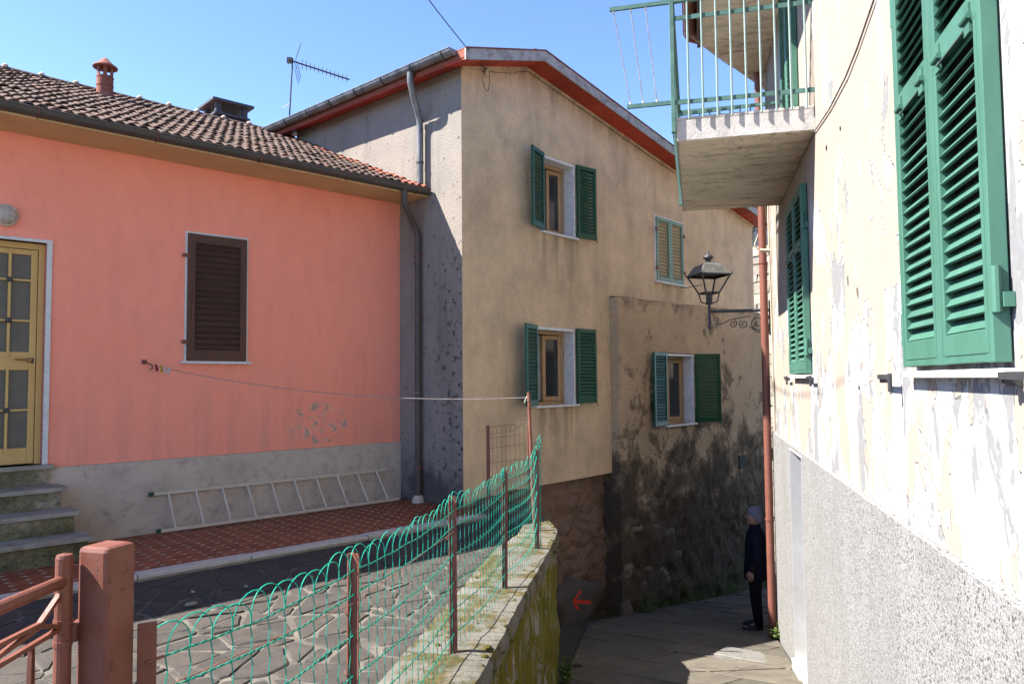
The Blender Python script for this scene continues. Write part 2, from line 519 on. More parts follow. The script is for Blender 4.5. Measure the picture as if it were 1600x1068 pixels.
def m_peel():
    n = NT('peeling_cream_paint', .85, .2)
    v = n.co()
    paint = n.mix(n.ramp(n.noise(1.7, 5, .6, v), [(.35, 0.0), (.7, 1.0)]), (.300, .250, .204), (.277, .231, .189))
    white = n.mix(n.ramp(n.noise(9, 6, .7, n.co((3, 3, .7))), [(.4, 0.0), (.65, 1.0)]), (.40, .388, .372), (.33, .325, .318))
    grey = n.mix(n.ramp(n.noise(22, 6, .7, v), [(.35, 0.0), (.7, 1.0)]), (.205, .202, .204), (.165, .163, .165))
    vs = n.co((1.25, 1.25, .62), (1.3, 0, .8))
    f = n.noise(1.55, 8, .66, vs, .55)
    more = n.math('ADD', n.span(n.sep('Z'), .9, 3.3, .085, -.03), n.span(n.sep('X'), 1.5, 6.5, .03, -.03))
    k = n.math('ADD', f, more)
    mw = n.ramp(k, [(.526, 0.0), (.531, 1.0)])
    core = n.ramp(n.math('ADD', n.noise(2.3, 7, .68, n.co((1.4, 1.4, .7), (6, 2, 1)), .5), n.math('MULTIPLY', k, .35)), [(.742, 0.0), (.750, 1.0)])
    rim = n.ramp(k, [(.510, 0.0), (.526, 1.0), (.530, 1.0), (.534, 0.0)])
    under = n.mix(core, white, grey)
    col = n.mix(mw, paint, under)
    # fine cracks of lifted paint
    crk = n.ramp(n.math('ABSOLUTE', n.math('SUBTRACT', n.noise(1.1, 6, .6, n.co((2.6, 2.6, .45), (2, 7, 3))), .5)), [(.0, 1.0), (.0035, 0.0)])
    spots = n.ramp(n.noise(.9, 2, .5, n.co((1, 1, 1), (5, 3, 1))), [(.48, 0.0), (.56, 1.0)])
    crk = n.math('MULTIPLY', crk, spots)
    col = n.mix(n.math('MULTIPLY', crk, .75), col, (.22, .19, .16))
    h = n.math('ADD', n.math('MULTIPLY', mw, -1.0), n.math('MULTIPLY', n.noise(70, 4, .6, v), .25))
    h = n.math('ADD', h, n.math('MULTIPLY', rim, .5))
    return n.done(col, n.bump(h, .8, .006))

def m_pebble():
    n = NT('pebble_dash', .9, .25)
    v = n.co()
    c = n.vor(105, v, out='Color')
    sepc = n.N('SeparateColor'); n.L(c, sepc.inputs[0])
    col = n.ramp(sepc.outputs[0], [(.0, (.055, .052, .050)), (.13, (.073, .068, .065)), (.17, (.190, .186, .181)), (.6, (.239, .236, .230)), (1.0, (.280, .277, .273))])
    d = n.vor(105, v)
    col = n.mix(n.ramp(d, [(.45, 0.0), (.75, 1.0)]), col, (.153, .149, .144))
    dirt = n.ramp(n.noise(2.2, 6, .7, n.co((1, 1, .6))), [(.42, 0.0), (.72, 1.0)])
    col = n.mix(n.math('MULTIPLY', dirt, .4), col, (.124, .118, .109))
    h = n.math('ADD', n.math('SUBTRACT', 1.0, d), n.math('MULTIPLY', n.noise(6, 4, .6, v), .8))
    spk = n.ramp(n.noise(150, 3, .6, v), [(.60, 0.0), (.66, 1.0)])
    col = n.mix(n.math('MULTIPLY', spk, .7), col, (.064, .057, .052))
    return n.done(col, n.bump(h, .4, .005))

def m_moss():
    n = NT('mossy_masonry', .97, .1)
    v = n.co()
    st = n.mix(n.ramp(n.noise(8, 7, .7, v), [(.35, 0.0), (.65, 1.0)]), (.319, .291, .247), (.177, .164, .137))
    vs = n.co((1.6, 1.6, .8))
    mo = n.ramp(n.noise(3.4, 8, .72, vs, .4), [(.36, 1.0), (.53, 1.0), (.60, 0.0)])
    mc = n.mix(n.ramp(n.noise(5.5, 7, .7, v), [(.3, 0.0), (.5, .5), (.68, 1.0)]), (.057, .070, .010), (.186, .133, .019))
    mc = n.mix(n.ramp(n.noise(3.1, 7, .7, n.co((1.6, 1.6, .7), (2, 5, 1))), [(.5, 0.0), (.65, 1.0)]), mc, (.124, .137, .022))
    col = n.mix(mo, st, mc)
    h = n.math('ADD', n.math('MULTIPLY', mo, .8), n.math('MULTIPLY', n.noise(60, 5, .75, v), 1.0))
    return n.done(col, n.bump(h, .9, .02))

def m_coping():
    n = NT('lichened_concrete', .95, .15)
    v = n.co(jit=True)
    col = n.mix(n.ramp(n.noise(7, 8, .75, v), [(.3, 0.0), (.7, 1.0)]), (.160, .150, .128), (.094, .088, .074))
    col = n.mix(n.ramp(n.noise(60, 4, .7, v), [(.55, 0.0), (.72, 1.0)]), col, (.080, .076, .066))
    ms = n.ramp(n.noise(4.2, 7, .7, n.co((1, 1, 1), (3, 3, 3), True)), [(.46, 0.0), (.56, 1.0)])
    col = n.mix(n.math('MULTIPLY', ms, .85), col, n.mix(n.ramp(n.noise(24, 4, .6, v), [(.4, 0.0), (.6, 1.0)]), (.034, .036, .008), (.097, .068, .016)))
    return n.done(col, n.bump(n.noise(50, 6, .75, v), .8, .012))

def m_tile_roof():
    n = NT('old_roof_tile', .92, .15)
    v = n.co(jit=True)
    wx = n.N('NewGeometry')
    base = n.mix(n.rnd(), (.120, .052, .030), (.076, .037, .027))
    lich = n.ramp(n.noise(26, 6, .75, v), [(.40, 0.0), (.58, 1.0)])
    col = n.mix(n.math('MULTIPLY', lich, .82), base, (.120, .104, .091))
    blk = n.ramp(n.noise(13, 6, .7, n.co((1, 1, 1), (7, 2, 1), True)), [(.48, 0.0), (.62, 1.0)])
    col = n.mix(n.math('MULTIPLY', blk, .75), col, (.024, .020, .018))
    yel = n.ramp(n.noise(1.1, 3, .5, n.co((1, 1, 1), (1, 8, 4), True)), [(.64, 0.0), (.70, 1.0)])
    col = n.mix(n.math('MULTIPLY', yel, .55), col, (.111, .076, .022))
    return n.done(col, n.bump(n.noise(70, 5, .7, v), .5, .006))

def m_slate():
    n = NT('crazy_paving_stone', .82, .3)
    v = n.co(jit=True)
    a = n.mix(n.rnd(), (.048, .040, .035), (.027, .026, .023))
    col = n.mix(n.ramp(n.noise(6, 7, .7, v), [(.35, 0.0), (.7, 1.0)]), a, (.062, .052, .043))
    col = n.mix(n.math('MULTIPLY', n.ramp(n.noise(40, 6, .7, v), [(.55, 0.0), (.7, 1.0)]), .5), col, (.018, .017, .014))
    h = n.math('ADD', n.noise(5, 6, .6, v), n.math('MULTIPLY', n.noise(45, 5, .7, v), .4))
    return n.done(col, n.bump(h, .6, .02))

def m_marble(name='white_marble', a=(.66, .65, .63), b=(.40, .40, .42)):
    n = NT(name, .55, .4)
    v = n.co(jit=True)
    vein = n.ramp(n.math('ABSOLUTE', n.math('SUBTRACT', n.noise(6, 6, .6, v, 1.2), .5)), [(.0, 1.0), (.05, 0.0)])
    col = n.mix(n.math('MULTIPLY', vein, .5), a, b)
    col = n.mix(n.math('MULTIPLY', n.ramp(n.noise(18, 6, .7, v), [(.5, 0.0), (.75, 1.0)]), .4), col, (.36, .34, .30))
    return n.done(col, n.bump(n.noise(50, 3, .5, v), .1, .003))

def m_glass(name='window_glass'):
    n = NT(name, .06, .5)
    n.b.inputs['Base Color'].default_value = (.03, .032, .034, 1)
    return n.m

def m_clear():
    n = NT('lantern_glass', .12, .5)
    n.b.inputs['Base Color'].default_value = (.85, .86, .84, 1)
    n.b.inputs['Transmission Weight'].default_value = 1.0
    n.b.inputs['IOR'].default_value = 1.02
    return n.m

MAT = dict(
    pink=m_pink(), plinth=m_cement('plinth_render', (.53, .435, .345), (.40, .33, .262), 2.5, (.13, .12, .105), .5),
    side=m_side(),
    facade=m_facade(), peel=m_peel(), pebble=m_pebble(), moss=m_moss(), coping=m_coping(), tile=m_tile_roof(), slate=m_slate(),
    lower=m_oldwall('eroded_lower_render', (.53, .385, .24), (.016, .0135, .010), (.40, .29, .18), -1.4, 2.0, .45, True),  # low dark tone is partly mould, partly painted alley shade
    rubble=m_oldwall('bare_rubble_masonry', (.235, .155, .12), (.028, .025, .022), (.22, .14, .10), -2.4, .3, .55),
    marble=m_marble(), sill=m_marble('sill_marble', (.60, .585, .55), (.42, .41, .40)), glass=m_glass(), clear=m_clear(),
    soffit=simple('soffit_tan', (.60, .41, .225), (.50, .34, .18), 3),
    redwood=simple('red_stained_boards', (.36, .026, .020), (.33, .065, .022), 7, .6, .2, 80, .003, .25, stretch=(1, 1, 6)),
    barge=simple('weathered_fascia', (.345, .338, .323), (.150, .128, .116), 9, .8, .3, 60, .004, lo=.45, hi=.75),
    rustred=simple('rusty_red_edge', (.22, .055, .03), (.10, .04, .03), 14, .8),
    gutter=simple('dark_brown_gutter', (.055, .048, .043), (.085, .07, .058), 6, .5, .05),
    zinc=simple('worn_zinc', (.240, .240, .240), (.068, .066, .064), 6, .45, .15, 40, .003, metal=.35, stretch=(1, 1, .3)),
    brownpaint=simple('brown_shutter_paint', (.090, .040, .027), (.065, .030, .021), 8, .55, .08, 90, .002),
    dgreen=simple('dark_green_paint', (.010, .068, .029), (.008, .050, .022), 8, .45, .08, 90, .002),
    lgreen=simple('pale_green_paint', (.20, .29, .21), (.15, .22, .16), 8, .6, .1, 90, .002),
    green=simple('sunny_green_paint', (.056, .145, .106), (.042, .116, .082), 7, .5, .12, 90, .002, .06, stretch=(1, 1, .4)),
    rail=simple('railing_green_paint', (.075, .158, .135), (.041, .090, .075), 9, .55, .15, 70, .002),
    bars=simple('pale_bar_paint', (.225, .300, .277), (.165, .232, .217), 9, .55, .1, 70, .002),
    iron=simple('dark_iron', (.030, .031, .034), (.045, .045, .048), 20, .5, .1, 60, .002),
    rust=simple('rusty_iron', (.208, .076, .050), (.120, .048, .034), 22, .8, .3, 80, .002),
    terracotta=m_gate(),
    pipe=simple('salmon_pipe_paint', (.165, .061, .041), (.133, .048, .034), 6, .55, .1),
    clay=simple('clay_flue', (.240, .075, .045), (.174, .060, .039), 8, .85, .2),
    slatechim=simple('dark_chimney', (.055, .062, .078), (.035, .038, .048), 8, .8, .3),
    mortar=simple('mortar_joint', (.135, .117, .097), (.045, .039, .033), 4, .95, .6, 50, .01),
    mortarw=simple('white_mortar', (.55, .42, .33), (.40, .27, .2), 14, .95, .6, 50, .008),
    ochre=simple('ochre_door_paint', (.56, .36, .125), (.50, .31, .10), 5, .45, .05),
    frost=simple('frosted_pane', (.115, .105, .085), (.09, .085, .07), 9, .35, .1, 120, .001),
    brass=simple('worn_brass', (.33, .20, .07), (.22, .13, .05), 12, .4, 0, metal=.6),
    alu=simple('aluminium_ladder', (.56, .485, .375), (.46, .395, .305), 9, .45, .05, 60, .002, metal=.1),
    wood=simple('varnished_pine', (.44, .29, .16), (.35, .22, .115), 5, .5, .1, 60, .002, stretch=(5, 5, .5)),
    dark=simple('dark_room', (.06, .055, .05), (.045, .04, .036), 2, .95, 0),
    cloth=simple('white_curtain', (.55, .54, .52), (.45, .44, .43), 4, .9, 0),
    redtile=simple('red_floor_tile', (.25, .074, .032), (.175, .052, .026), 10, .55, .15, 60, .002, .22),
    dot=simple('cream_floor_inset', (.43, .32, .22), (.31, .22, .15), 10, .6, .1, 60, .002, .15),
    kerb=m_marble('kerb_marble', (.50, .45, .385), (.33, .30, .27)),
    flag=simple('street_flagstone', (.108, .094, .072), (.068, .059, .047), 5, .8, .5, 30, .012, .22),
    streetbed=simple('street_joint', (.060, .052, .040), (.040, .036, .028), 8, .95, .5),
    earth=simple('earth', (.30, .26, .20), (.22, .19, .15), 2, .95, .3),
    wire=simple('green_pvc_wire', (.008, .285, .203), (.007, .231, .163), 30, .4, 0),
    darkwire=simple('old_dark_wire', (.045, .055, .045), (.07, .045, .035), 30, .6, 0),
    linewire=simple('clothes_line', (.16, .12, .11), (.30, .28, .27), 12, .6, 0),
    concrete=m_under(),
    slabface=m_cement('slab_edge', (.490, .459, .437), (.352, .330, .306), 5.0, (.153, .138, .126), .55, 40, .6),
    white=simple('white_reveal', (.355, .355, .360), (.298, .293, .288), 4, .85, .1),
    stone=simple('house_stone', (.325, .280, .215), (.221, .195, .159), 8, .92, .7, 24, .02, .28),
    stonegap=simple('stone_joint', (.20, .175, .14), (.13, .115, .095), 9, .95, .5),
    boulder=simple('embedded_stone', (.17, .13, .095), (.07, .058, .045), 8, .93, .7, 24, .02, .3),
    grey=simple('grey_patch', (.105, .088, .076), (.06, .052, .046), 4, .95, .3),
    redpaint=simple('red_spray_paint', (.70, .035, .015), (.55, .03, .015), 20, .7, .1),
    leaf=simple('weed_leaf', (.065, .115, .020), (.10, .14, .03), 5, .7, 0, var=.3),
    cable=simple('black_cable', (.03, .03, .032), (.05, .05, .05), 9, .6, 0),
    beige=simple('beige_cable', (.42, .36, .27), (.30, .25, .19), 9, .7, 0),
    coat=simple('navy_coat', (.007, .008, .016), (.011, .011, .02), 9, 1.0, .2, 60, .004, spec=.05),
    trouser=simple('black_trousers', (.008, .008, .010), (.010, .010, .012), 9, 1.0, .1, spec=.05),
    shoe=simple('dark_shoe', (.010, .011, .016), (.014, .014, .02), 9, .6, 0),
    skin=simple('skin', (.26, .15, .105), (.22, .13, .09), 9, .6, 0),
    hair=simple('white_hair', (.15, .145, .185), (.085, .083, .11), 30, .8, .4, 90, .004, stretch=(1, 1, .3)),
    lampglass=simple('ribbed_lamp_glass', (.48, .45, .40), (.38, .35, .30), 6, .2, 0),
    steel=simple('checker_steel', (.23, .22, .20), (.16, .15, .14), 9, .5, .2, 60, .003, metal=.3),
    peg1=simple('yellow_peg', (.50, .33, .05)), peg2=simple('pale_peg', (.55, .55, .50)), peg3=simple('red_peg', (.25, .03, .02)),
    brick=simple('flue_brick', (.24, .10, .07), (.16, .08, .06), 10, .9, .4),
)

# ------------------------------------------------------------------ frames of the three houses
def frame(yaw_deg):
    a = radians(yaw_deg)
    return Vector((sin(a), cos(a), 0)), Vector((cos(a), -sin(a), 0))
uP, nP = frame(47.1); uT, nT = frame(41.2); uR, nR = frame(14.0)
oP = Vector((-1.484, 9.789, 0)); oT = Vector((-0.603, 9.018, 0)); oR = Vector((0.95, 0, 0))
RZP, RZT, RZR = radians(90 - 47.1), radians(90 - 41.2), radians(90 - 14.0)
def wP(u, y, z): return oP + uP * u - nP * y + Vector((0, 0, z))
def wT(u, y, z): return oT + uT * u - nT * y + Vector((0, 0, z))
def wR(u, y, z): return oR + uR * u - nR * y + Vector((0, 0, z))
def zst(x, y): return -.173 * y                       # the street falls away from the camera

# ------------------------------------------------------------------ ground
def strip(rows, x0, x1, mat, name):
    m = MB()
    vs = []
    for y, z in rows: vs += [(x0, y, z), (x1, y, z)]
    m.add(vs, [(2 * i, 2 * i + 1, 2 * i + 3, 2 * i + 2) for i in range(len(rows) - 1)])
    return m.build(name, mat)
tag(strip([(-160, .9), (-6, .9), (0, -.12), (30, -5.32), (80, -8), (260, -9)], -160, 160, MAT['earth'], 'ground'), 'bare earth under and around the village houses', kind='structure')
street = tag(strip([(-5, .865), (0, -.006), (30, -5.196)], -1.3, 11, MAT['streetbed'], 'street'), 'steep stone-paved lane falling away between the houses', kind='structure')

# flagstones of the lane: rows running across the lane towards the right house
ra = radians(-47)
rx, ry = cos(ra), sin(ra)                              # row direction in plan
qx, qy = -ry, rx
rows_v, q = [], -2.0
k = 0
q = 2.6
while q < 13.5:
    w = random.uniform(.42, .68)
    p = -9.0 + random.uniform(0, .5)
    while p < 4.5:
        l = random.uniform(.5, 1.15)
        poly = []
        for a, b in ((p, q), (p + l, q), (p + l, q + w), (p, q + w)):
            a += random.uniform(-.02, .02); b += random.uniform(-.02, .02)
            poly.append((rx * a + qx * b, ry * a + qy * b))
        p += l
        cx = sum(t[0] for t in poly) / 4; cy = sum(t[1] for t in poly) / 4
        if not (4.6 < cy < 17 and -.3 < cx < 6): continue
        poly = clip(poly, -1, .172, .16 + .172 * 3.62)  # right of the retaining wall
        for nx, ny, d in ((nR.x, nR.y, (oR + nR * -.03).dot(nR)), (-nT.x, -nT.y, -(oT + nT * .17).dot(nT)) ):
            if (nx, ny) == (nR.x, nR.y) and cy > 10.2: continue
            poly = clip(poly, nx, ny, d)
            if len(poly) < 3: break
        if len(poly) < 3: continue
        poly = shrink(clean(poly, .03), .008)
        if len(poly) < 3 or area(poly) < .03: continue
        h = random.uniform(.010, .022)
        m, c = slab(poly, h, zst, .010)
        m.build('flagstone', MAT['flag'], street, c)
    q += w

# ------------------------------------------------------------------ terrace: crazy paving, tiled walk, kerb, retaining wall
outer = [(-.84, 1.86), (-.60, 2.25), (-.385, 2.78), (-.215, 3.62), (-.045, 4.6), (.13, 5.6), (.30, 6.55), (.365, 6.95), (.405, 7.25), (.375, 7.6), (.29, 8.0), (.13, 8.32), (-.06, 8.55), (-.18, 8.75), (-.20, 9.1), (-.20, 9.6)]
block = [(-22, -1.2), (-1.12, -1.2), (-1.02, 1.84)] + [(x - .02, y) for x, y in outer] + [(-1.5, 10.6), (-6, 15), (-22, 15)]
TB = MB().prism(block, -4.0, .020)
terrace = tag(TB.build('terrace', MAT['mortar']), 'raised terrace in front of the pink house laid with crazy paving', kind='structure')

# Voronoi flags, clipped to the terrace between kerb line and coping
seeds = []
tries = 0
while len(seeds) < 170 and tries < 20000:
    tries += 1
    t_ = (random.uniform(-5.6, .3), random.uniform(2.6, 9.0))
    if (Vector((t_[0], t_[1], 0)) - oP).dot(nP) < 1.6: continue
    if t_[0] > -.5 + .172 * (t_[1] - 3.62): continue
    if all((t_[0] - q[0]) ** 2 + (t_[1] - q[1]) ** 2 > .36 ** 2 for q in seeds): seeds.append(t_)
def split(poly, limit):
    if area(poly) < limit or len(poly) < 3: return [poly]
    cx = sum(p[0] for p in poly) / len(poly) + random.uniform(-.06, .06)
    cy = sum(p[1] for p in poly) / len(poly) + random.uniform(-.06, .06)
    far_p = max(poly, key=lambda p: (p[0] - cx) ** 2 + (p[1] - cy) ** 2)
    g = atan2(far_p[1] - cy, far_p[0] - cx) + random.gauss(0, .45)
    nx, ny = cos(g), sin(g)
    d = nx * cx + ny * cy
    a, b = clip(poly, nx, ny, d), clip(poly, -nx, -ny, -d)
    out = []
    for q in (a, b):
        if len(q) >= 3 and area(q) > .006: out += split(q, limit * random.uniform(.8, 1.5))
    return out
for s_ in seeds:
    poly = [(s_[0] - 1, s_[1] - 1), (s_[0] + 1, s_[1] - 1), (s_[0] + 1, s_[1] + 1), (s_[0] - 1, s_[1] + 1)]
    for t in seeds:
        if t is s_: continue
        dx, dy = t[0] - s_[0], t[1] - s_[1]
        if dx * dx + dy * dy > 3.0: continue
        poly = clip(poly, dx, dy, dx * (s_[0] + t[0]) / 2 + dy * (s_[1] + t[1]) / 2)
        if len(poly) < 3: break
    poly = clip(poly, -nP.x, -nP.y, -(oP.dot(nP) + 1.79))
    poly = clip(poly, 1, -.172, -.655 - .172 * 3.62)
    poly = clip(poly, 0, 1, 8.9)
    poly = clip(poly, 0, -1, -2.4)
    poly = clip(poly, -1, 0, 5.8)
    if len(poly) < 3: continue
    for piece in split(poly, random.choice((.05, .085, .14))):
        piece = shrink(clean(piece, .03), random.choice((.003, .006, .010, .014)))
        if len(piece) < 3 or area(piece) < .006: continue
        # knock the corners off and roughen the outline
        rough_ = []
        for k in range(len(piece)):
            p, q = piece[k], piece[(k + 1) % len(piece)]
            for t in (.12, .5, .88):
                rough_.append((p[0] + (q[0] - p[0]) * t + random.gauss(0, .005), p[1] + (q[1] - p[1]) * t + random.gauss(0, .005)))
        m, c = slab(rough_, random.uniform(.001, .009), lambda x, y: .024, .010)
        m.build('paving_stone', MAT['slate'], terrace, c)

# tiled walk along the pink house (own frame: x along wall, y towards the wall)
walk = MB().prism_y([(-9, -.3), (.9, -.3), (.9, .058), (-9, .058)], -1.70, .0).build('walkway', MAT['mortar'], None, oP, (0, 0, RZP))
tag(walk, 'red tiled walkway with cream insets along the foot of the pink house', kind='structure')
kerbr = tag(empty('kerb', wP(0, 0, 0), RZP), 'pale marble edging between the red tiles and the paving', kind='structure')
x = -9.0
while x < .08:
    l = min(random.uniform(.85, 1.2), .12 - x)
    if l < .1: break
    MB().box(x + .004, x + l - .003, -1.79 + random.uniform(-.006, .006), -1.655, .045, .082 + random.uniform(-.003, .003)).build('kerb_slab', MAT['kerb'], kerbr, bevel=.006)
    MB().box(x + .004, x + l - .003, -1.75, -1.66, -.05, .045).build('kerb_riser', MAT['plinth'], kerbr)
    x += l
T = .132
c = .030
octo = [(c, .002), (T - c, .002), (T - .002, c), (T - .002, T - c), (T - c, T - .002), (c, T - .002), (.002, T - c), (.002, c)]
tm = MB().prism(octo, -.01, .0).mesh('floor_tile', MAT['redtile'])
dm = MB()
far = MB()
cells = []
for i in range(-47, 7):
    for j in range(0, 13):
        x0, y0 = i * T, -1.65 + j * T
        if y0 + T > .0: continue
        if x0 > .05 + .10 * -y0: pass
        w = wP(x0, y0, 0)
        if (w - oT).dot(uT) > .68 and (w - oT).dot(nT) < .9: continue
        if w.x > -.24 + 0 and w.y > 8.5: continue
        vis = -5.0 < x0 and wP(x0, y0, 0).length
        cells.append((w.length if x0 > -4.75 else 99, x0, y0))
cells.sort()
for k, (d, x0, y0) in enumerate(cells):
    if k < 300:
        link('floor_tile', tm, walk, (x0, y0, .070 + random.uniform(-.0012, .0012)))
    else:
        far.prism([(x0 + p, y0 + q) for p, q in octo], .06, .070)
    s = .027
    dm.prism([(x0 - s, y0), (x0, y0 - s), (x0 + s, y0), (x0, y0 + s)], .06, .0703)
tag(far.build('floor_tiles', MAT['redtile'], walk), kind='stuff')
tag(dm.build('cream_insets', MAT['dot'], walk), kind='stuff')

# retaining wall: rough face with noise, coping slabs on top
rw = empty('retaining_wall', (-.1, 3.6, 0))
tag(rw, 'mossy green retaining wall with pale concrete coping under the wire fence', 'wall')
def resample(path, step):
    out = []
    for i in range(len(path) - 1):
        a, b = Vector((*path[i], 0)), Vector((*path[i + 1], 0))
        n = max(1, int((b - a).length / step))
        out += [a + (b - a) * (k / n) for k in range(n)]
    out.append(Vector((*path[-1], 0)))
    return out
def smooth_path(path, it=2):
    for _ in range(it):
        q = [path[0]]
        for i in range(len(path) - 1):
            a, b = path[i], path[i + 1]
            q += [(a[0] * .75 + b[0] * .25, a[1] * .75 + b[1] * .25), (a[0] * .25 + b[0] * .75, a[1] * .25 + b[1] * .75)]
        q.append(path[-1])
        path = q
    return path
sp = smooth_path(outer)
pts = resample(sp, .06)
m = MB()
NZ = 44
z_top, z_bot = .045, -2.3
base = Vector((-.1, 3.6, 0))
for i, p in enumerate(pts):
    d = (pts[min(i + 1, len(pts) - 1)] - pts[max(i - 1, 0)]).normalized()
    nrm = Vector((d.y, -d.x, 0))
    for j in range(NZ + 1):
        z = z_bot + (z_top - z_bot) * j / NZ
        s = Vector((p.x * 3, p.y * 3, z * 3))
        off = .035 * noise.noise(s) + .02 * noise.noise(s * 3.1) + .03 * (1 - j / NZ) + .008
        if j == NZ: off = .0
        v = p + nrm * off
        m.v.append((v.x - base.x, v.y - base.y, z))
for i in range(len(pts) - 1):
    for j in range(NZ):
        a = i * (NZ + 1) + j
        m.f.append((a, a + NZ + 1, a + NZ + 2, a + 1))
m.build('wall_face', MAT['moss'], rw, smooth=True)
# coping slabs
pc = resample(sp, .12)
def coping_piece(seg):
    mm = MB()
    n = len(seg)
    rows = []
    for i, p in enumerate(seg):
        d = (seg[min(i + 1, n - 1)] - seg[max(i - 1, 0)]).normalized()
        nr = Vector((d.y, -d.x, 0))
        w = .46 if p.y < 6.3 else max(.24, .46 - (p.y - 6.3) * .12)
        row = []
        for f, z in ((.035, .03), (.04, .11), (.022, .145), (-.1, .152), (-.25, .15), (-w + .02, .146), (-w, .12), (-w, -.05)):
            s = Vector((p.x * 5 + f * 7, p.y * 5, z * 4))
            q = p + nr * (f + .012 * noise.noise(s * 1.7)) - base
            row.append((q.x, q.y, z + .010 * noise.noise(s) + .004 * noise.noise(s * 4)))
        rows.append(row)
    k = len(rows[0])
    for r in rows: mm.v += r
    for i in range(n - 1):
        for j in range(k - 1):
            a = i * k + j
            mm.f.append((a, a + 1, a + k + 1, a + k))
    mm.f.append(tuple(range(k)))
    mm.f.append(tuple(range((n - 1) * k, n * k))[::-1])
    return mm
cuts = [0]
L = 0
targets = [2.78, 4.02, 5.24, 6.45, 7.4, 8.45]
for t in targets:
    cuts.append(min(range(len(pc)), key=lambda i: abs(pc[i].y - t)))
cuts.append(len(pc) - 1)
for a, b in zip(cuts[:-1], cuts[1:]):
    if b <= a: continue
    seg = [p.copy() for p in pc[a:b + 1]]
    seg[0] += (seg[1] - seg[0]).normalized() * .004
    seg[-1] -= (seg[-1] - seg[-2]).normalized() * .004
    coping_piece(seg).build('coping_slab', MAT['coping'], rw, auto=50)

# moss cushions on coping and wall head
mc_ = MB()
rm = random.Random(9)
for k in range(170):
    i = rm.randrange(8, len(pc) - 2)
    p = pc[i]
    d = (pc[i + 1] - pc[i - 1]).normalized()
    nr = Vector((d.y, -d.x, 0))
    edge_ = rm.random() < .55
    f = rm.uniform(-.02, .045) if edge_ else rm.uniform(-.40, -.02)
    if not edge_ and noise.noise(Vector((p.x * 2 + f * 3, p.y * 1.5, 7))) < .05: continue
    z = .148 if f < .02 else rm.uniform(.03, .13)
    r = rm.uniform(.006, .020) * (1.3 if edge_ else 1)
    q = p + nr * f - base
    n_ = 7
    ring0 = len(mc_.v)
    for lv, (rr, hh) in enumerate(((1.0, -.1), (.85, .22), (.45, .36))):
        for j in range(n_):
            g = 2 * pi * j / n_ + lv * .3
            jr = rr * rm.uniform(.75, 1.2) * r
            mc_.v.append((q.x + cos(g) * jr, q.y + sin(g) * jr * 1.3, z + hh * r))
    mc_.v.append((q.x, q.y, z + .40 * r))
    for lv in range(2):
        for j in range(n_): mc_.f.append((ring0 + lv * n_ + j, ring0 + lv * n_ + (j + 1) % n_, ring0 + (lv + 1) * n_ + (j + 1) % n_, ring0 + (lv + 1) * n_ + j))
    for j in range(n_): mc_.f.append((ring0 + 2 * n_ + j, ring0 + 2 * n_ + (j + 1) % n_, ring0 + 3 * n_))
m_cush = simple('moss_cushion', (.040, .046, .012), (.085, .060, .018), 9, 1.0, 1.0, 120, .01, spec=.05)
tag(mc_.build('moss', m_cush, rw, smooth=True), kind='stuff')

# ------------------------------------------------------------------ shared builders: shutters, windows
def leaf(parent, name, hx, hy, z0, w, h, ang, mat, rails=(), stile=.055, rail=.07, pitch=.055, tilt=38, t=.034, sd=.034, top=None, slat_mat=None, lean=1):
    """louvred shutter leaf: frame mesh hinged at (hx,hy), slats are its children. rails: heights of extra rails"""
    top = top or rail
    m = MB()
    m.box(0, stile, -t / 2, t / 2, 0, h); m.box(w - stile, w, -t / 2, t / 2, 0, h)
    e = .0015
    zs = [(0, rail + .02)] + [(r - rail / 2, r + rail / 2) for r in rails] + [(h - top, h)]
    for a, b in zs: m.box(stile - e, w - stile + e, -t / 2 + e, t / 2 - e, a + (e if a == 0 else 0), b - (e if b == h else 0))
    o = m.build(name, mat, parent, (hx, hy, z0), (0, 0, ang), bevel=.003)
    sw = w - 2 * stile + .01
    sm = MB().box(-sw / 2, sw / 2, -sd / 2, sd / 2, -.0045, .0045).mesh('slat', slat_mat or mat)
    for (a, b), (c, d) in zip(zs[:-1], zs[1:]):
        n = max(1, int(round((c - b) / pitch)))
        for k in range(n):
            z = b + (c - b) * (k + .5) / n
            link('slat', sm, o, (w / 2, 0, z), (radians(tilt * lean + random.gauss(0, 2.2)), random.gauss(0, .004), 0))
    return o

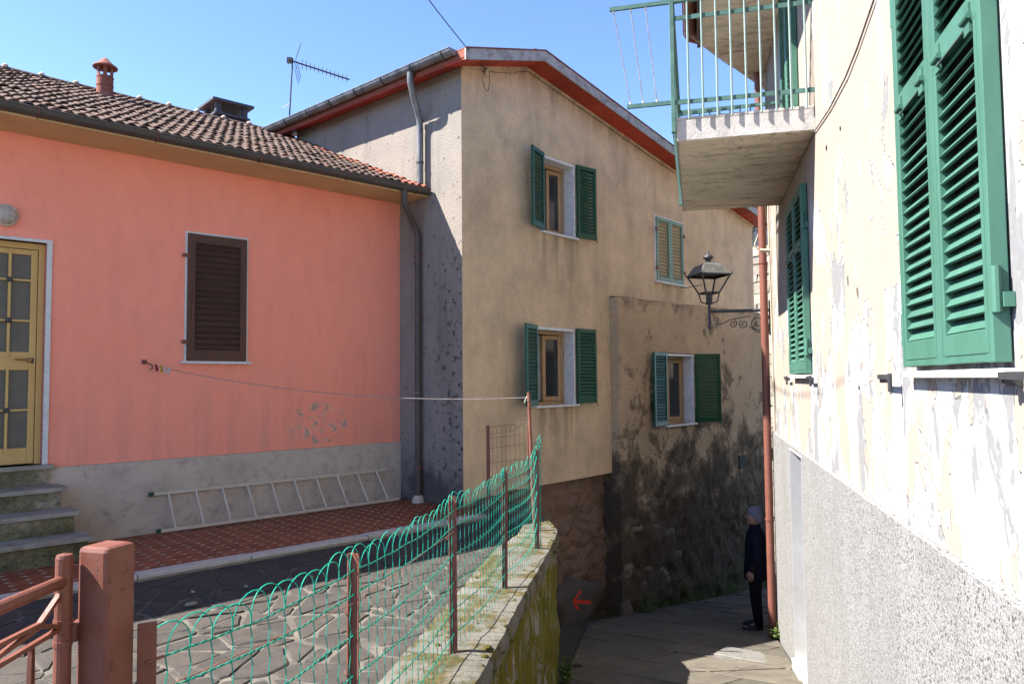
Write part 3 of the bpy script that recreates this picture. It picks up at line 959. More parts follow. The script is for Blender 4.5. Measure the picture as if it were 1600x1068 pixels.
def window_t(root, u0, u1, z0, z1, y, lw, pl_, pr_, swing=75, curtain=False):
    """marble-lined opening in the tall house (front faces -y) with pine casement and green leaves"""
    e = .035
    m = MB()
    for a, b, c, d in ((u0, u0 + e, z0, z1), (u1 - e, u1, z0, z1), (u0 + e, u1 - e, z1 - e, z1)):
        m.box(a, b, y - .018, y + .17, c, d)
    win = m.build('window', MAT['marble'], root, bevel=.003)
    MB().box(u0 - .045, u1 + .045, y - .055, y + .20, z0 - .032, z0 - .001).build('sill', MAT['sill'], win, bevel=.004)
    a, b, c, d = u0 + e + .001, u1 - e - .001, z0, z1 - e - .001
    f = MB()
    yy = y + .172
    for q in ((a, a + .045, c, d), (b - .045, b, c, d), (a + .045, b - .045, d - .045, d), (a + .045, b - .045, c, c + .04)):
        f.box(q[0], q[1], yy, yy + .055, q[2], q[3])
    f.build('frame', MAT['wood'], win, bevel=.003)
    # casement leaf swung into the room, hinged on the right jamb
    hw = (b - a - .09) * .98
    def sash(hx, ang, w, flip):
        s = MB()
        hh = d - c - .10
        s.box(0, .055, -.02, .02, 0, hh); s.box(w - .055, w, -.02, .02, 0, hh)
        s.box(.055, w - .055, -.019, .019, 0, .065); s.box(.055, w - .055, -.019, .019, hh - .055, hh)
        so = s.build('sash', MAT['wood'], win, (hx, yy + .03, c + .045), (0, 0, ang), bevel=.003)
        g = MB().box(.05, w - .05, -.004, .004, .06, hh - .05)
        g.build('pane', MAT['glass'], win, (hx, yy + .03, c + .045), (0, 0, ang))
    half = hw * .5
    sash(b - .047, radians(180 - 8), half, 1)
    sash(a + .047, radians(swing), half, 0)
    if curtain:
        cm = MB()
        n = 26
        for i in range(n + 1):
            xx = a + .1 + (b - a - .15) * i / n
            cm.v += [(xx, yy + .13 + .012 * sin(i * 1.7), c + .05), (xx, yy + .13 + .012 * sin(i * 1.7), d - .05)]
        cm.f = [(2 * i, 2 * i + 2, 2 * i + 3, 2 * i + 1) for i in range(n)]
        cm.build('curtain', MAT['cloth'], win, smooth=True)
    # room behind
    r = MB()
    r.add([(a - .3, yy + .05, c - .3), (b + .5, yy + .05, c - .3), (b + .5, yy + 1.3, c - .3), (a - .3, yy + 1.3, c - .3),
           (a - .3, yy + .05, d + .2), (b + .5, yy + .05, d + .2), (b + .5, yy + 1.3, d + .2), (a - .3, yy + 1.3, d + .2)],
          [(0, 1, 2, 3), (7, 6, 5, 4), (1, 5, 6, 2), (2, 6, 7, 3), (3, 7, 4, 0)])
    r.build('room', MAT['dark'], win)
    h = z1 - z0 + .01
    for side, ph in ((0, pl_), (1, pr_)):
        hx = (u0 - .012) if side == 0 else (u1 + .012)
        ang = radians(180 + ph) if side == 0 else radians(-ph)
        lf = leaf(root, 'shutter', hx, y - .045, z0 + .005, lw, h, ang, MAT['dgreen'], (), .05, .06, .050, 60, .034, .050, lean=-1 if side == 0 else 1)
        for zz in (h * .2, h * .8):
            MB().tube([(-.004, 0, zz - .035), (-.004, 0, zz + .035)], .009, 8).build('hinge', MAT['iron'], lf)
        MB().tube([(lw * .9, -.03 if side else .03, -.005), (lw * .9, -.05 if side else .05, -.03), (lw * .9 + .02, -.05 if side else .05, -.045)], .006, 6).build('catch', MAT['iron'], lf)
    return win

# ------------------------------------------------------------------ pink house
pk = empty('pink_house', oP, RZP)
tag(pk, 'low pink house with grey plinth, brown shutter and old tiled roof', 'house')
D0, D1, DZ0, DZ1 = -5.02, -4.045, .845, 2.945            # door opening
m = MB()
holed(m, -9.2, .06, .81, 3.99, [(D0, D1, DZ0, DZ1)], 0, .16)
m.build('wall', MAT['pink'], pk)
MB().box(-9.2, .08, -.014, .03, -.4, .808).build('plinth', MAT['plinth'], pk)
MB().box(-9.2, -.55, .3, 6.0, -.4, 3.9).build('rear_wall', MAT['pink'], pk)
MB().box(-9.2, .055, -.56, .2, 3.955, 3.985).build('soffit', MAT['soffit'], pk)
SLP = math.atan2(5.60 - 4.03, 3.62)
CS, SN = cos(SLP), sin(SLP)
rf = MB()
rf.prism_y([(-9.4, 0), (.02, 0), (.02, .001), (-9.4, .001)], 0, 0.001)
rf = MB()
def roofpt(s, h=0): return (-.60 + s * CS - h * SN, 4.03 + s * SN + h * CS)
a, b = roofpt(.02), roofpt(3.95)
rf.add([(-9.4, a[0], a[1] - .06), (-9.4, b[0], b[1] - .06), (-9.4, 6.65, a[1] - .06), (-9.4, a[0], a[1]), (-9.4, b[0], b[1]), (-9.4, 6.65, a[1])] +
       [(-.02, a[0], a[1] - .06), (-.3, b[0], b[1] - .06), (-.7, 6.65, a[1] - .06), (-.02, a[0], a[1]), (-.3, b[0], b[1]), (-.7, 6.65, a[1])],
       [(0, 1, 7, 6), (1, 2, 8, 7), (3, 9, 10, 4), (4, 10, 11, 5), (0, 6, 9, 3), (2, 5, 11, 8), (0, 3, 4, 1), (1, 4, 5, 2), (6, 7, 10, 9), (7, 8, 11, 10)])
roof = rf.build('roof', MAT['clay'], pk)
# interlocking tiles with two rolls each
TW, TL, EX = .210, .345, .272
tv = MB()
NX = 12
prof = []
for i in range(NX + 1):
    x = TW * i / NX
    ph = (i / NX * 2) % 1.0
    prof.append((x, .027 * max(0, sin(pi * ph)) ** 1.3 if i < NX else 0.0))
for yy, lift in ((0, .028), (TL, .004)):
    for x, h in prof: tv.v.append((x, yy, h * (1 - .25 * (yy > 0)) + lift))
for x, h in prof: tv.v.append((x, 0, h + .028 - .018))
n1 = NX + 1
for i in range(NX):
    tv.f.append((i, i + 1, n1 + i + 1, n1 + i))
    tv.f.append((2 * n1 + i, 2 * n1 + i + 1, i + 1, i))
tv.f.append((0, n1, 2 * n1)); tv.f.append((NX, 2 * n1 + NX, n1 + NX))
tmesh = tv.mesh('roof_tile', MAT['tile'])
clay_mesh = tv.mesh('roof_tile', MAT['clay'])
rest = MB()
NR = 15
count = 0
tiles = []
for r in range(NR):
    for cidx in range(0, 44):
        x = .0 - (cidx + 1) * TW + .03
        y, z = roofpt(r * EX - .02, .004)
        lim = -.1035 * y
        if x + TW > lim + .12 + .02: continue
        tiles.append((r + (100 if x < -4.75 else 0), cidx, x, y, z, r))
tiles.sort()
for i, (q, cidx, x, y, z, r) in enumerate(tiles):
    jx, jz = random.gauss(0, .005), random.gauss(0, .004)
    if i < 300:
        o = link('roof_tile', clay_mesh if (cidx + (r // 3 + r) % 2) < 2 else tmesh, roof, (x + jx, y, z + jz), (SLP + random.gauss(0, .010), random.gauss(0, .008), random.gauss(0, .014)))
    else:
        for f in tv.f: pass
        b0 = len(rest.v)
        for vx, vy, vz in tv.v: rest.v.append((x + jx + vx, y + vy * CS - vz * SN, z + vy * SN + vz * CS))
        rest.f += [tuple(k + b0 for k in f) for f in tv.f]
if rest.v: tag(rest.build('roof_tiles', MAT['tile'], roof), kind='stuff')
# ridge tiles bedded in mortar
ry_, rz_ = roofpt(3.95)
xx = -9.2
while xx < -.75:
    l = .40
    m = MB()
    n = 8
    for k, (px, rr) in enumerate(((xx, .105), (xx + l + .02, .092))):
        for i in range(n + 1):
            g = pi * i / n
            m.v.append((px, ry_ + cos(g) * rr, rz_ - .02 + sin(g) * rr * .8))
    for i in range(n): m.f.append((i, i + 1, n + 2 + i, n + 1 + i))
    rt_ = m.build('ridge_tile', MAT['tile'], roof, smooth=True)
    mm = MB()
    mm.lathe([(.0, -.035), (.03, -.025), (.04, 0), (.03, .025), (0, .035)], 8)
    mo = mm.build('mortar', MAT['mortarw'], rt_, (xx + .01, ry_ - .03, rz_ + .055), (0, .3, 0), smooth=True)
    mo.scale = (1.0, 1.3, .9)
    xx += l
gut = MB().gutter((-9.3, -.585, 4.035), (.035, -.585, 4.035), .068).build('gutter', MAT['gutter'], pk, smooth=False, auto=35)
for x in (-8.4, -7.3, -6.2, -5.1, -4.25, -3.25, -2.2, -1.15, -.15):
    MB().tube([(x, -.585 + cos(g) * .073, 4.035 + sin(g) * .073) for g in [pi + pi * k / 10 for k in range(11)]] + [(x, -.50, 4.045)], .007, 6).build('bracket', MAT['rust'], gut)
# downpipe from the pink gutter, crossing to the tall house's side wall
sw = lambda d: wT(-.075, -d, 0)
def toP(w): 
    d = w - oP
    return Vector((d.dot(uP), -d.dot(nP), w.z))
pp = toP(wT(-.07, .735, 0))
path = [(-.33, -.585, 3.99), (-.33, -.585, 3.90), (-.325, -.57, 3.84), (-.25, -.53, 3.74), (-.12, pp.y - .02, 3.63), (pp.x - .03, pp.y, 3.55), (pp.x, pp.y, 3.46), (pp.x, pp.y, 3.3), (pp.x, pp.y, .12)]
dp = MB().tube(path, .040, 12).build('downpipe', MAT['gutter'], pk, auto=40)
for z in (3.2, 1.45, .5):
    MB().lathe([(.046, z - .012), (.046, z + .012)], 12, (pp.x, pp.y)).build('pipe_clip', MAT['zinc'] if z == 1.45 else MAT['rust'], dp)
MB().lathe([(.085, .06), (.075, .12), (.045, .16)], 10, (pp.x, pp.y)).build('mortar_foot', MAT['plinth'], dp)
# brown shutter with marble trim and sill
tr = MB()
for q in ((-2.765, -2.742, 1.835, 3.235), (-2.095, -2.072, 1.835, 3.235), (-2.742, -2.095, 3.215, 3.235)): tr.box(q[0], q[1], -.012, .02, q[2], q[3])
wt = tr.build('window_trim', MAT['sill'], pk)
MB().box(-2.80, -2.045, -.055, .02, 1.805, 1.833).build('sill', MAT['sill'], wt, bevel=.003)
MB().box(-2.70, -2.14, -.006, -.002, 1.9, 3.15).build('backing', MAT['dark'], wt)
bs = leaf(pk, 'shutter', -2.740, -.022, 1.838, .643, 1.374, 0, MAT['brownpaint'], (), .075, .10, .0625, 52, .036, .058)
for z in (.2, 1.13): MB().box(-.055, .01, -.02, .0, z - .018, z + .018).build('hinge', MAT['rust'], bs)
MB().tube([(.045, -.03, .42), (.045, -.035, .55), (.06, -.035, .72), (.06, -.03, .8)], .006, 6).build('bolt_bar', MAT['rust'], bs)
# door, set back in marble jambs
dj = MB()
dj.box(D1, D1 + .045, -.02, .12, DZ0, DZ1 + .03); dj.box(D0 - .045, D0, -.02, .12, DZ0, DZ1 + .03); dj.box(D0, D1, -.02, .12, DZ1, DZ1 + .03)
jamb = dj.build('door_surround', MAT['sill'], pk, bevel=.003)
d = MB()
yf = .075
d.box(D0, D0 + .05, yf, yf + .07, DZ0, DZ1); d.box(D1 - .05, D1, yf, yf + .07, DZ0, DZ1); d.box(D0 + .05, D1 - .05, yf, yf + .07, DZ1 - .06, DZ1)
dl, dr, db, dt = D0 + .055, D1 - .055, DZ0 + .01, DZ1 - .065
s = .055
d.box(dl, dl + s, yf + .01, yf + .06, db, dt); d.box(dr - s, dr, yf + .01, yf + .06, db, dt)
for a, b in ((db, db + .15), (1.735, 1.905), (dt - .05, dt)): d.box(dl + s, dr - s, yf + .01, yf + .06, a, b)
door = d.build('door', MAT['ochre'], pk, bevel=.004)
cxm = -4.325
grid = []
for z0, z1, cross in ((db + .15, 1.735, (1.36,)), (1.905, dt - .05, (2.20, 2.585))):
    zz = [z0] + list(cross) + [z1]
    for a, b in zip(zz[:-1], zz[1:]):
        for p, q in ((dl + s, -4.66), (-4.66, cxm), (cxm, dr - s)):
            MB().box(p + .001, q - .001, yf + .030, yf + .040, a + .001, b - .001).build('pane', MAT['frost'], door)
    for x in (-4.66, cxm): MB().box(x - .011, x + .011, yf - .002, yf + .028, z0 - .05, z1 + .05).build('glazing_bar', MAT['ochre'], door)
    for z in cross:
        MB().box(dl + s - .02, dr - s + .02, yf + .002, yf + .027, z - .009, z + .009).build('glazing_bar', MAT['ochre'], door)
        MB().lathe([(0, -.012), (.024, -.010), (.026, 0), (.024, .010), (0, .012)], 10).build('boss', MAT['iron'], door, (cxm, yf - .006, z), (pi / 2, 0, 0))
hx = -4.155
MB().tube([(hx, yf + .01, 1.83), (hx, yf - .045, 1.83), (hx - .03, yf - .05, 1.83), (hx - .12, yf - .05, 1.835)], .010, 8).build('handle', MAT['brass'], door)
MB().lathe([(.026, 0), (.024, .012), (0, .014)], 14).build('rose', MAT['brass'], door, (hx, yf + .012, 1.83), (pi / 2, 0, 0))
MB().box(dr - .038, dr - .018, yf + .002, yf + .012, 1.80, 1.85).build('lock_plate', MAT['iron'], door)
# threshold and steps
ste = empty('entrance_steps', oP, RZP)
tag(ste, 'mossy stone steps with overhanging treads below the yellow door', 'steps')
zt = [.845, .655, .465, .275]
m_st = m_oldwall('mossy_step', (.34, .29, .21), (.055, .05, .022), (.26, .22, .15), -.2, 1.0, .46)
m_tr = m_cement('worn_tread', (.36, .32, .26), (.22, .195, .155), 6, (.085, .085, .03), .85)
for k, z in enumerate(zt):
    yo = -.05 - .27 * k
    yi = .14 if k == 0 else yo + .30
    MB().box(-6.6, -3.955 + .05 * k, yo - .03, yi, z - .04, z).build('tread', m_tr, ste, bevel=.006)
    MB().box(-6.6, -3.995 + .05 * k, yo + .004, yi + (.0 if k else -.13), (zt[k + 1] if k < 3 else .06) - .01, z - .041).build('riser', m_st, ste)
# flue and chimney on the pink roof
fy = 2.42
fz = 4.03 + (fy + .6) * SN / CS
ch = empty('clay_flue', wP(-2.98, fy, fz - .05), RZP)
tag(ch, 'round clay chimney flue with conical cap on the pink roof', 'chimney')
MB().lathe([(.115, -.05), (.110, .10)], 16).build('flue_base', MAT['brick'], ch)
body = MB()
nseg = 24
ring = [(.098, .09), (.100, .33)]
body.lathe(ring, nseg)
for z in (.10, .20, .31): body.lathe([(.104, z), (.104, z + .012)], nseg)
body.build('flue_pipe', MAT['clay'], ch, auto=40)
for k in range(6):
    g = 2 * pi * k / 6 + .3
    a0, a1 = g - .22, g + .22
    MB().prism([(cos(a0) * .1, sin(a0) * .1), (cos(a1) * .1, sin(a1) * .1), (cos(a1) * .08, sin(a1) * .08), (cos(a0) * .08, sin(a0) * .08)], .33, .44).build('vent_pillar', MAT['clay'], ch)
MB().lathe([(.12, .44), (.15, .445), (.148, .462), (.095, .50), (.035, .565), (.018, .58), (0, .585)], 20).build('cap', MAT['clay'], ch, smooth=True)
c2 = empty('brick_chimney', wP(-.80, 3.9, 4.93), RZP)
tag(c2, 'square dark chimney with flat slab top behind the roof ridge', 'chimney')
MB().box(-.24, .24, -.24, .24, 0, 1.0).build('stack', MAT['slatechim'], c2)
for z in (.92, 1.0): MB().box(-.29, .29, -.29, .29, z, z + .035).build('ledge', MAT['slatechim'], c2)
for sx in (-1, 1):
    for sy in (-1, 1): MB().box(sx * .22 - .04, sx * .22 + .04, sy * .22 - .04, sy * .22 + .04, 1.035, 1.20).build('pillar', MAT['slatechim'], c2)
MB().box(-.09, .09, -.09, .09, 1.03, 1.14).build('flue_liner', MAT['slatechim'], c2)
MB().box(-.34, .34, -.34, .34, 1.20, 1.245).build('cap_slab', MAT['slatechim'], c2, bevel=.006)
# bulkhead lamp by the door
lp = empty('bulkhead_lamp', wP(-4.385, 0, 3.165), RZP)
tag(lp, 'round caged wall lamp above the yellow door', 'lamp')
MB().lathe([(.10, 0), (.105, .03), (.095, .04)], 24).build('base', MAT['alu'], lp, (0, 0, 0), (pi / 2, 0, 0))
MB().lathe([(.088, .03), (.082, .06), (.06, .085), (.03, .097), (0, .10)], 24).build('glass', MAT['lampglass'], lp, (0, 0, 0), (pi / 2, 0, 0), smooth=True)
cg = MB()
for off in (-.045, 0, .045):
    arc = []
    for k in range(13):
        a = pi * k / 12
        R = sqrt(.103 ** 2 - off ** 2)
        arc.append((cos(a) * R, -.03 - sin(a) * .085, off))
    cg.tube(arc, .003, 5)
    cg.tube([(q[2], q[1], q[0]) for q in arc], .003, 5)
cg.build('cage', MAT['alu'], lp)
# ladder lying on its side against the plinth
la = empty('ladder', wP(-1.6, -.1, .07), RZP)
tag(la, 'aluminium ladder with green end caps lying along the grey plinth', 'ladder')
A0, A1 = Vector((-1.44, -.085, .035)), Vector((1.44, -.11, .035))
B0, B1 = Vector((-1.47, .055, .395)), Vector((1.36, .055, .395))
for p, q in ((A0, A1), (B0, B1)):
    MB().bar(p, q, .022, .034).build('rail', MAT['alu'], la, bevel=.002)
    for e, s_ in ((p, -1), (q, 1)):
        if s_ < 0:
            MB().bar(e + (q - p).normalized() * -.03, e + (q - p).normalized() * .01, .03, .042).build('end_cap', MAT['dgreen'], la)
for k in range(10):
    t = .055 + k * .099
    MB().tube([A0 + (A1 - A0) * t, B0 + (B1 - B0) * t], .013, 8).build('rung', MAT['alu'], la)

# ------------------------------------------------------------------ tall house
th = empty('tall_house', oT, RZT)
tag(th, 'tall beige rendered house with dark green shutters and red-boarded eaves', 'house')
UE = 8.67
def zs(u): return 5.49 + .31 * u if u < 1.25 else 5.8775 - .142 * (u - 1.25)
W1 = (1.575, 2.335, 3.665, 4.74); W3 = (1.39, 2.285, 1.25, 2.325); W4 = (4.61, 5.60, .825, 2.02); W2 = (4.64, 5.58, 3.26, 4.37)
m = MB()
holed(m, .64, 3.22, .17, 4.80, [W1, W3], 0, .20)
holed(m, 3.22, UE, 2.75, 4.80, [], 0, .2)
holed(m, .0, .64, -2.4, 4.80, [], 0, .2)
m.add([(0, 0, 4.80), (.64, 0, 4.80), (3.22, 0, 4.80), (UE, 0, 4.80), (UE, 0, zs(UE)), (1.25, 0, zs(1.25)), (0, 0, zs(0))], [(0, 1, 2, 3, 4, 5, 6)])
m.add([(.64, 0, .17), (3.22, 0, .17), (3.22, .24, .17), (.64, .24, .17)], [(0, 3, 2, 1)])
m.add([(.64, 0, .17), (.64, .3, .17), (.64, .3, -2.4), (.64, 0, -2.4)], [(0, 3, 2, 1)])
fac = m.build('front_wall', MAT['facade'], th)
# hard body behind
MB().add([(0, 0, -2.4), (0, 3.64, -2.4), (0, 3.64, zs(0)), (0, 0, zs(0))], [(0, 3, 2, 1)]).build('side_wall', MAT['side'], th)
m = MB()
m.add([(0, 3.64, -2.6), (UE, 3.64, -2.6), (UE, 3.64, zs(UE)), (1.25, 3.64, zs(1.25)), (0, 3.64, zs(0))], [(4, 3, 2, 1, 0)])
m.add([(UE, 0, -3.2), (UE, 3.64, -3.2), (UE, 3.64, zs(UE)), (UE, 0, zs(UE))], [(0, 1, 2, 3)])
m.build('rear_wall', MAT['side'], th)
# thicker eroded lower wall on the right, front at y=-.15
def rough_wall(x0, x1, z0, z1, y, holes, amp, cell=.06, seed=0.0, ztopf=None, edge=True, cob=0):
    mb = MB()
    xs = [x0 + (x1 - x0) * i / max(1, int((x1 - x0) / cell)) for i in range(int((x1 - x0) / cell) + 1)]
    zs_ = [z0 + (z1 - z0) * i / max(1, int((z1 - z0) / cell)) for i in range(int((z1 - z0) / cell) + 1)]
    for h in holes:                                    # snap the grid to the opening
        for q in h[:2]:
            i = min(range(len(xs)), key=lambda k: abs(xs[k] - q)); xs[i] = q
        for q in h[2:]:
            i = min(range(len(zs_)), key=lambda k: abs(zs_[k] - q)); zs_[i] = q
    nz = len(zs_)
    for x in xs:
        for z in zs_:
            near = min([1.0] + [max(h[0] - x, x - h[1], h[2] - z, z - h[3], 0) / .25 for h in holes])
            e = min(1.0, (x - x0) / .15, max(0.0, (z1 - z)) / .1) if edge else 1.0
            low = min(1.0, max(.10, (1.0 - z) / 1.4))
            s = Vector((x * 2.4 + seed, z * 2.4, 3.3 + seed))
            dd = amp * low * (noise.noise(s) + .6 * noise.noise(s * 2.7) + .35 * abs(noise.noise(s * 6.1)))
            if cob:
                q = Vector((x * 3.1 + .35 * noise.noise(Vector((x * 3, z * 3, 1))), z * 4.6 + .3 * noise.noise(Vector((x * 3, z * 3, 8))), seed))
                dv = noise.voronoi(q)[0]
                rel = min(1.0, (dv[1] - dv[0]) / .28)
                wgt = 1.0 if cob == 2 else max(0.0, min(1.0, (-.1 - z) / .8)) * max(0.0, min(1.0, .5 + 2.2 * noise.noise(Vector((x * .9, z * .9, 6)))))
                dd += wgt * .038 * (1 - rel)
            zt = ztopf(x, z) if ztopf else z
            mb.v.append((x, y + dd * near * max(0, e), zt))
    for i in range(len(xs) - 1):
        for j in range(nz - 1):
            cx, cz = (xs[i] + xs[i + 1]) / 2, (zs_[j] + zs_[j + 1]) / 2
            if any(h[0] < cx < h[1] and h[2] < cz < h[3] for h in holes): continue
            a = i * nz + j
            mb.f.append((a, a + nz, a + nz + 1, a + 1))
    return mb
lw_ = rough_wall(3.22, UE, -2.95, 2.86, -.15, [W4], .055, cell=.042, cob=1, ztopf=lambda x, z: z + (.008 * sin(x * 2.1) + .006 * sin(x * 5.3 + 1) + .02 * (x - 3.2) * .8) * max(0, (z + 2.95) / 5.81) ** 4)
nv = len(lw_.v)
holed_m = MB()
lw_.add([(W4[0], -.15, W4[2]), (W4[1], -.15, W4[2]), (W4[1], -.15, W4[3]), (W4[0], -.15, W4[3]), (W4[0], .05, W4[2]), (W4[1], .05, W4[2]), (W4[1], .05, W4[3]), (W4[0], .05, W4[3])],
        [(0, 1, 5, 4), (1, 2, 6, 5), (2, 3, 7, 6), (3, 0, 4, 7)])
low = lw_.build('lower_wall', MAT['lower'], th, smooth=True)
# its left return and sloping top ledge
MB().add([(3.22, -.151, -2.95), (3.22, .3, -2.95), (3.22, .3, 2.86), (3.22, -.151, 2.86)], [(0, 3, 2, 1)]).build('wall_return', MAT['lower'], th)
led = MB()
N_ = 60
for i in range(N_ + 1):
    x = 3.22 + (UE - 3.22) * i / N_
    zt = 2.86 + .008 * sin(x * 2.1) + .006 * sin(x * 5.3 + 1) + .016 * (x - 3.2)
    led.v += [(x, -.15, zt - .004), (x, -.09, zt + .014 + .006 * sin(x * 9)), (x, .01, zt + .032 + .008 * sin(x * 7))]
for i in range(N_):
    for j in range(2):
        a = 3 * i + j
        led.f.append((a, a + 3, a + 4, a + 1))
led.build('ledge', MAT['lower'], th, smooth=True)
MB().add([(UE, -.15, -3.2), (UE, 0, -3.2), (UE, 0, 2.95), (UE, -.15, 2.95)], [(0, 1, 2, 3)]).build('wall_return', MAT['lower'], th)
# rubble wall set back under the jetty
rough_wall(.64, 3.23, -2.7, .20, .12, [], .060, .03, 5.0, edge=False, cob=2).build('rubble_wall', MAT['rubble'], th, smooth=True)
gp = MB()
npatch = 26
pa = []
for k in range(npatch):
    g = 2 * pi * k / npatch
    r_ = 1 + .14 * sin(3 * g + 1) + .08 * sin(5 * g) + .05 * sin(11 * g + 2)
    pa.append((2.42 + .58 * cos(g) * r_, -1.62 + .33 * sin(g) * r_))
n_ = len(pa)
for yy_, sc_ in ((.20, 1.12), (.075, 1.0), (.036, .90), (.034, .5)):
    for x, z in pa: gp.v.append((2.42 + (x - 2.42) * sc_, yy_, -1.62 + (z + 1.62) * sc_))
for i in range(3):
    for k in range(n_): gp.f.append((i * n_ + k, i * n_ + (k + 1) % n_, (i + 1) * n_ + (k + 1) % n_, (i + 1) * n_ + k))
gp.f.append(tuple(range(3 * n_, 4 * n_)))
patch = gp.build('cement_patch', MAT['grey'], th, smooth=True)
ar = MB()
for a, b, w in (((2.235, -1.545), (2.66, -1.665), .045), ((2.24, -1.54), (2.43, -1.44), .042), ((2.24, -1.555), (2.34, -1.69), .042)):
    dx, dz = b[0] - a[0], b[1] - a[1]
    l = sqrt(dx * dx + dz * dz)
    px, pz = -dz / l * w / 2, dx / l * w / 2
    n = 7
    up_, dn_ = [], []
    for k in range(n + 1):
        t = k / n
        f = 1 + .25 * sin(k * 2.3 + a[0] * 9)
        up_.append((a[0] + dx * t + px * f, .031, a[1] + dz * t + pz * f)); dn_.append((a[0] + dx * t - px * f, .031, a[1] + dz * t - pz * f))
    off_ = len(ar.v)
    ar.v += up_ + dn_
    ar.f += [(off_ + k, off_ + k + 1, off_ + n + 2 + k, off_ + n + 1 + k) for k in range(n)]
for i in range(len(ar.v)): ar.v[i] = (ar.v[i][0], .0315 - .0008 * (i // 16), ar.v[i][2])
ar.build('painted_arrow', MAT['redpaint'], th)
# bedded stones showing where the render has gone
def boulder(w, h, dpt, seed):
    rnd = random.Random(seed)
    b = MB()
    n, rows = 9, [(-1, .0), (-.75, .72), (-.2, 1.0), (.3, .96), (.8, .62), (1, 0.0)]
    ph = rnd.uniform(0, 6)
    for t, r in rows:
        for k in range(n):
            g = 2 * pi * k / n
            f = 1 + .16 * sin(2 * g + ph) + .12 * sin(3 * g + ph * 2)
            b.v.append((cos(g) * r * f * w / 2, sin(g) * r * f * dpt / 2 * -1, t * h / 2 * (1 + .1 * cos(g + ph))))
    for i in range(len(rows) - 1):
        for k in range(n):
            k2 = (k + 1) % n
            b.f.append((i * n + k, i * n + k2, (i + 1) * n + k2, (i + 1) * n + k))
    return b
rs = random.Random(3)
bm = [boulder(.3, .13, .16, s).mesh('bedded_stone', MAT['boulder'], True) for s in range(6)]
for k in range(18):
    if k < 18:
        x = 3.3 + abs(rs.gauss(0, 1.1)); z = -1.75 + rs.random() ** 1.3 * 1.7; y = -.125
        if x > UE - .3 or z < -2.0: continue
    else:
        x = rs.uniform(1.9, 3.15); z = rs.uniform(-1.2, -.2); y = .14
    o = link('bedded_stone', rs.choice(bm), th, (x, y, z), (rs.uniform(-.2, .2), rs.uniform(-.25, .25), 0))
    s = rs.uniform(.6, 1.35)
    o.scale = (s, rs.uniform(.25, .45), s * rs.uniform(.7, 1.3))
# corner quoin foot
MB().loft([(3.3, -.17, -2.0, .16, .12), (3.3, -.16, -1.9, .14, .10), (3.29, -.15, -1.75, .08, .06)], 9).build('foot_stone', MAT['boulder'], th)
# small vent hole
MB().box(7.42, 7.70, -.165, -.13, -.16, .09).build('vent', MAT['dark'], th)

# windows
window_t(th, *W1, 0, .40, 16, 8, 68)
window_t(th, *W3, 0, .44, 20, 3, 55, True)
window_t(th, *W4, -.15, .49, 5, 34, 30, True)
# closed pale green pair
tr = MB()
for q in ((W2[0] - .035, W2[0], W2[2], W2[3] + .02), (W2[1], W2[1] + .03, W2[2], W2[3] + .02), (W2[0], W2[1], W2[3], W2[3] + .02)): tr.box(q[0], q[1], -.014, .02, q[2], q[3])
w2 = tr.build('window', MAT['marble'], th)
MB().box(W2[0] - .07, W2[1] + .07, -.06, .02, W2[2] - .03, W2[2] - .002).build('sill', MAT['sill'], w2, bevel=.003)
MB().box(W2[0], W2[1], .002, .012, W2[2], W2[3]).build('dark_gap', MAT['dark'], w2)
hw = (W2[1] - W2[0]) / 2 - .003
for hx in (W2[0] + .001, W2[0] + hw + .004):
    lf = leaf(th, 'shutter', hx, -.022, W2[2] + .003, hw, W2[3] - W2[2] - .006, 0, MAT['lgreen'], (), .06, .06, .062, 35, .03, .034)
    e = -.01 if hx < 5 else hw + .01
    for zz in (.22, .88): MB().box(e - .03, e + .03, -.024, -.012, zz - .03, zz + .03).build('hinge', MAT['rust'], lf)
# roof: slab, red soffit boards, fascia, gutter
rf = MB()
O = .012
P = [(-.27, zs(-.27)), (1.25, zs(1.25)), (UE + .2, zs(UE + .2))]
poly = [(u, z + .024) for u, z in P] + [(u, z + .125) for u, z in P[::-1]]
for i in range(2):
    (u0, a0), (u1, a1) = P[i], P[i + 1]
    rf.hexa([(u0, -.33, a0 + .024), (u1, -.33, a1 + .024), (u1, 4.05, a1 + .024), (u0, 4.05, a0 + .024), (u0, -.33, a0 + .12), (u1, -.33, a1 + .12), (u1, 4.05, a1 + .12), (u0, 4.05, a0 + .12)])
troof = rf.build('roof', MAT['clay'], th)
def board(u0, u1, y0, y1, name='soffit_board'):
    MB().hexa([(u0, y0, zs(u0) + .001), (u1, y0, zs(u1) + .001), (u1, y1, zs(u1) + .001), (u0, y1, zs(u0) + .001), (u0, y0, zs(u0) + .022), (u1, y0, zs(u1) + .022), (u1, y1, zs(u1) + .022), (u0, y1, zs(u0) + .022)]).build(name, MAT['redwood'], troof)
us = [-.265] + [-.265 + (1.25 + .265) * k / 4 for k in range(1, 4)] + [1.25] + [1.25 + (UE + .2 - 1.25) * k / 17 for k in range(1, 18)]
for a, b in zip(us[:-1], us[1:]): board(a + .003, b - .003, -.33 + random.uniform(0, .003), -.002)
ys = [-.002 + .40 * k for k in range(0, 11)]
for a, b in zip(ys[:-1], ys[1:]): board(-.265, -.003, a + .003, min(b, 4.04) - .003)
fb = MB()
for (u0, a0), (u1, a1) in ((P[0], P[1]), (P[1], P[2])):
    fb.hexa([(u0, -.352, a0 - .012), (u1, -.352, a1 - .012), (u1, -.331, a1 - .012), (u0, -.331, a0 - .012), (u0, -.352, a0 + .125), (u1, -.352, a1 + .125), (u1, -.331, a1 + .125), (u0, -.331, a0 + .125)])
fb.build('fascia', MAT['barge'], troof)
fe = MB()
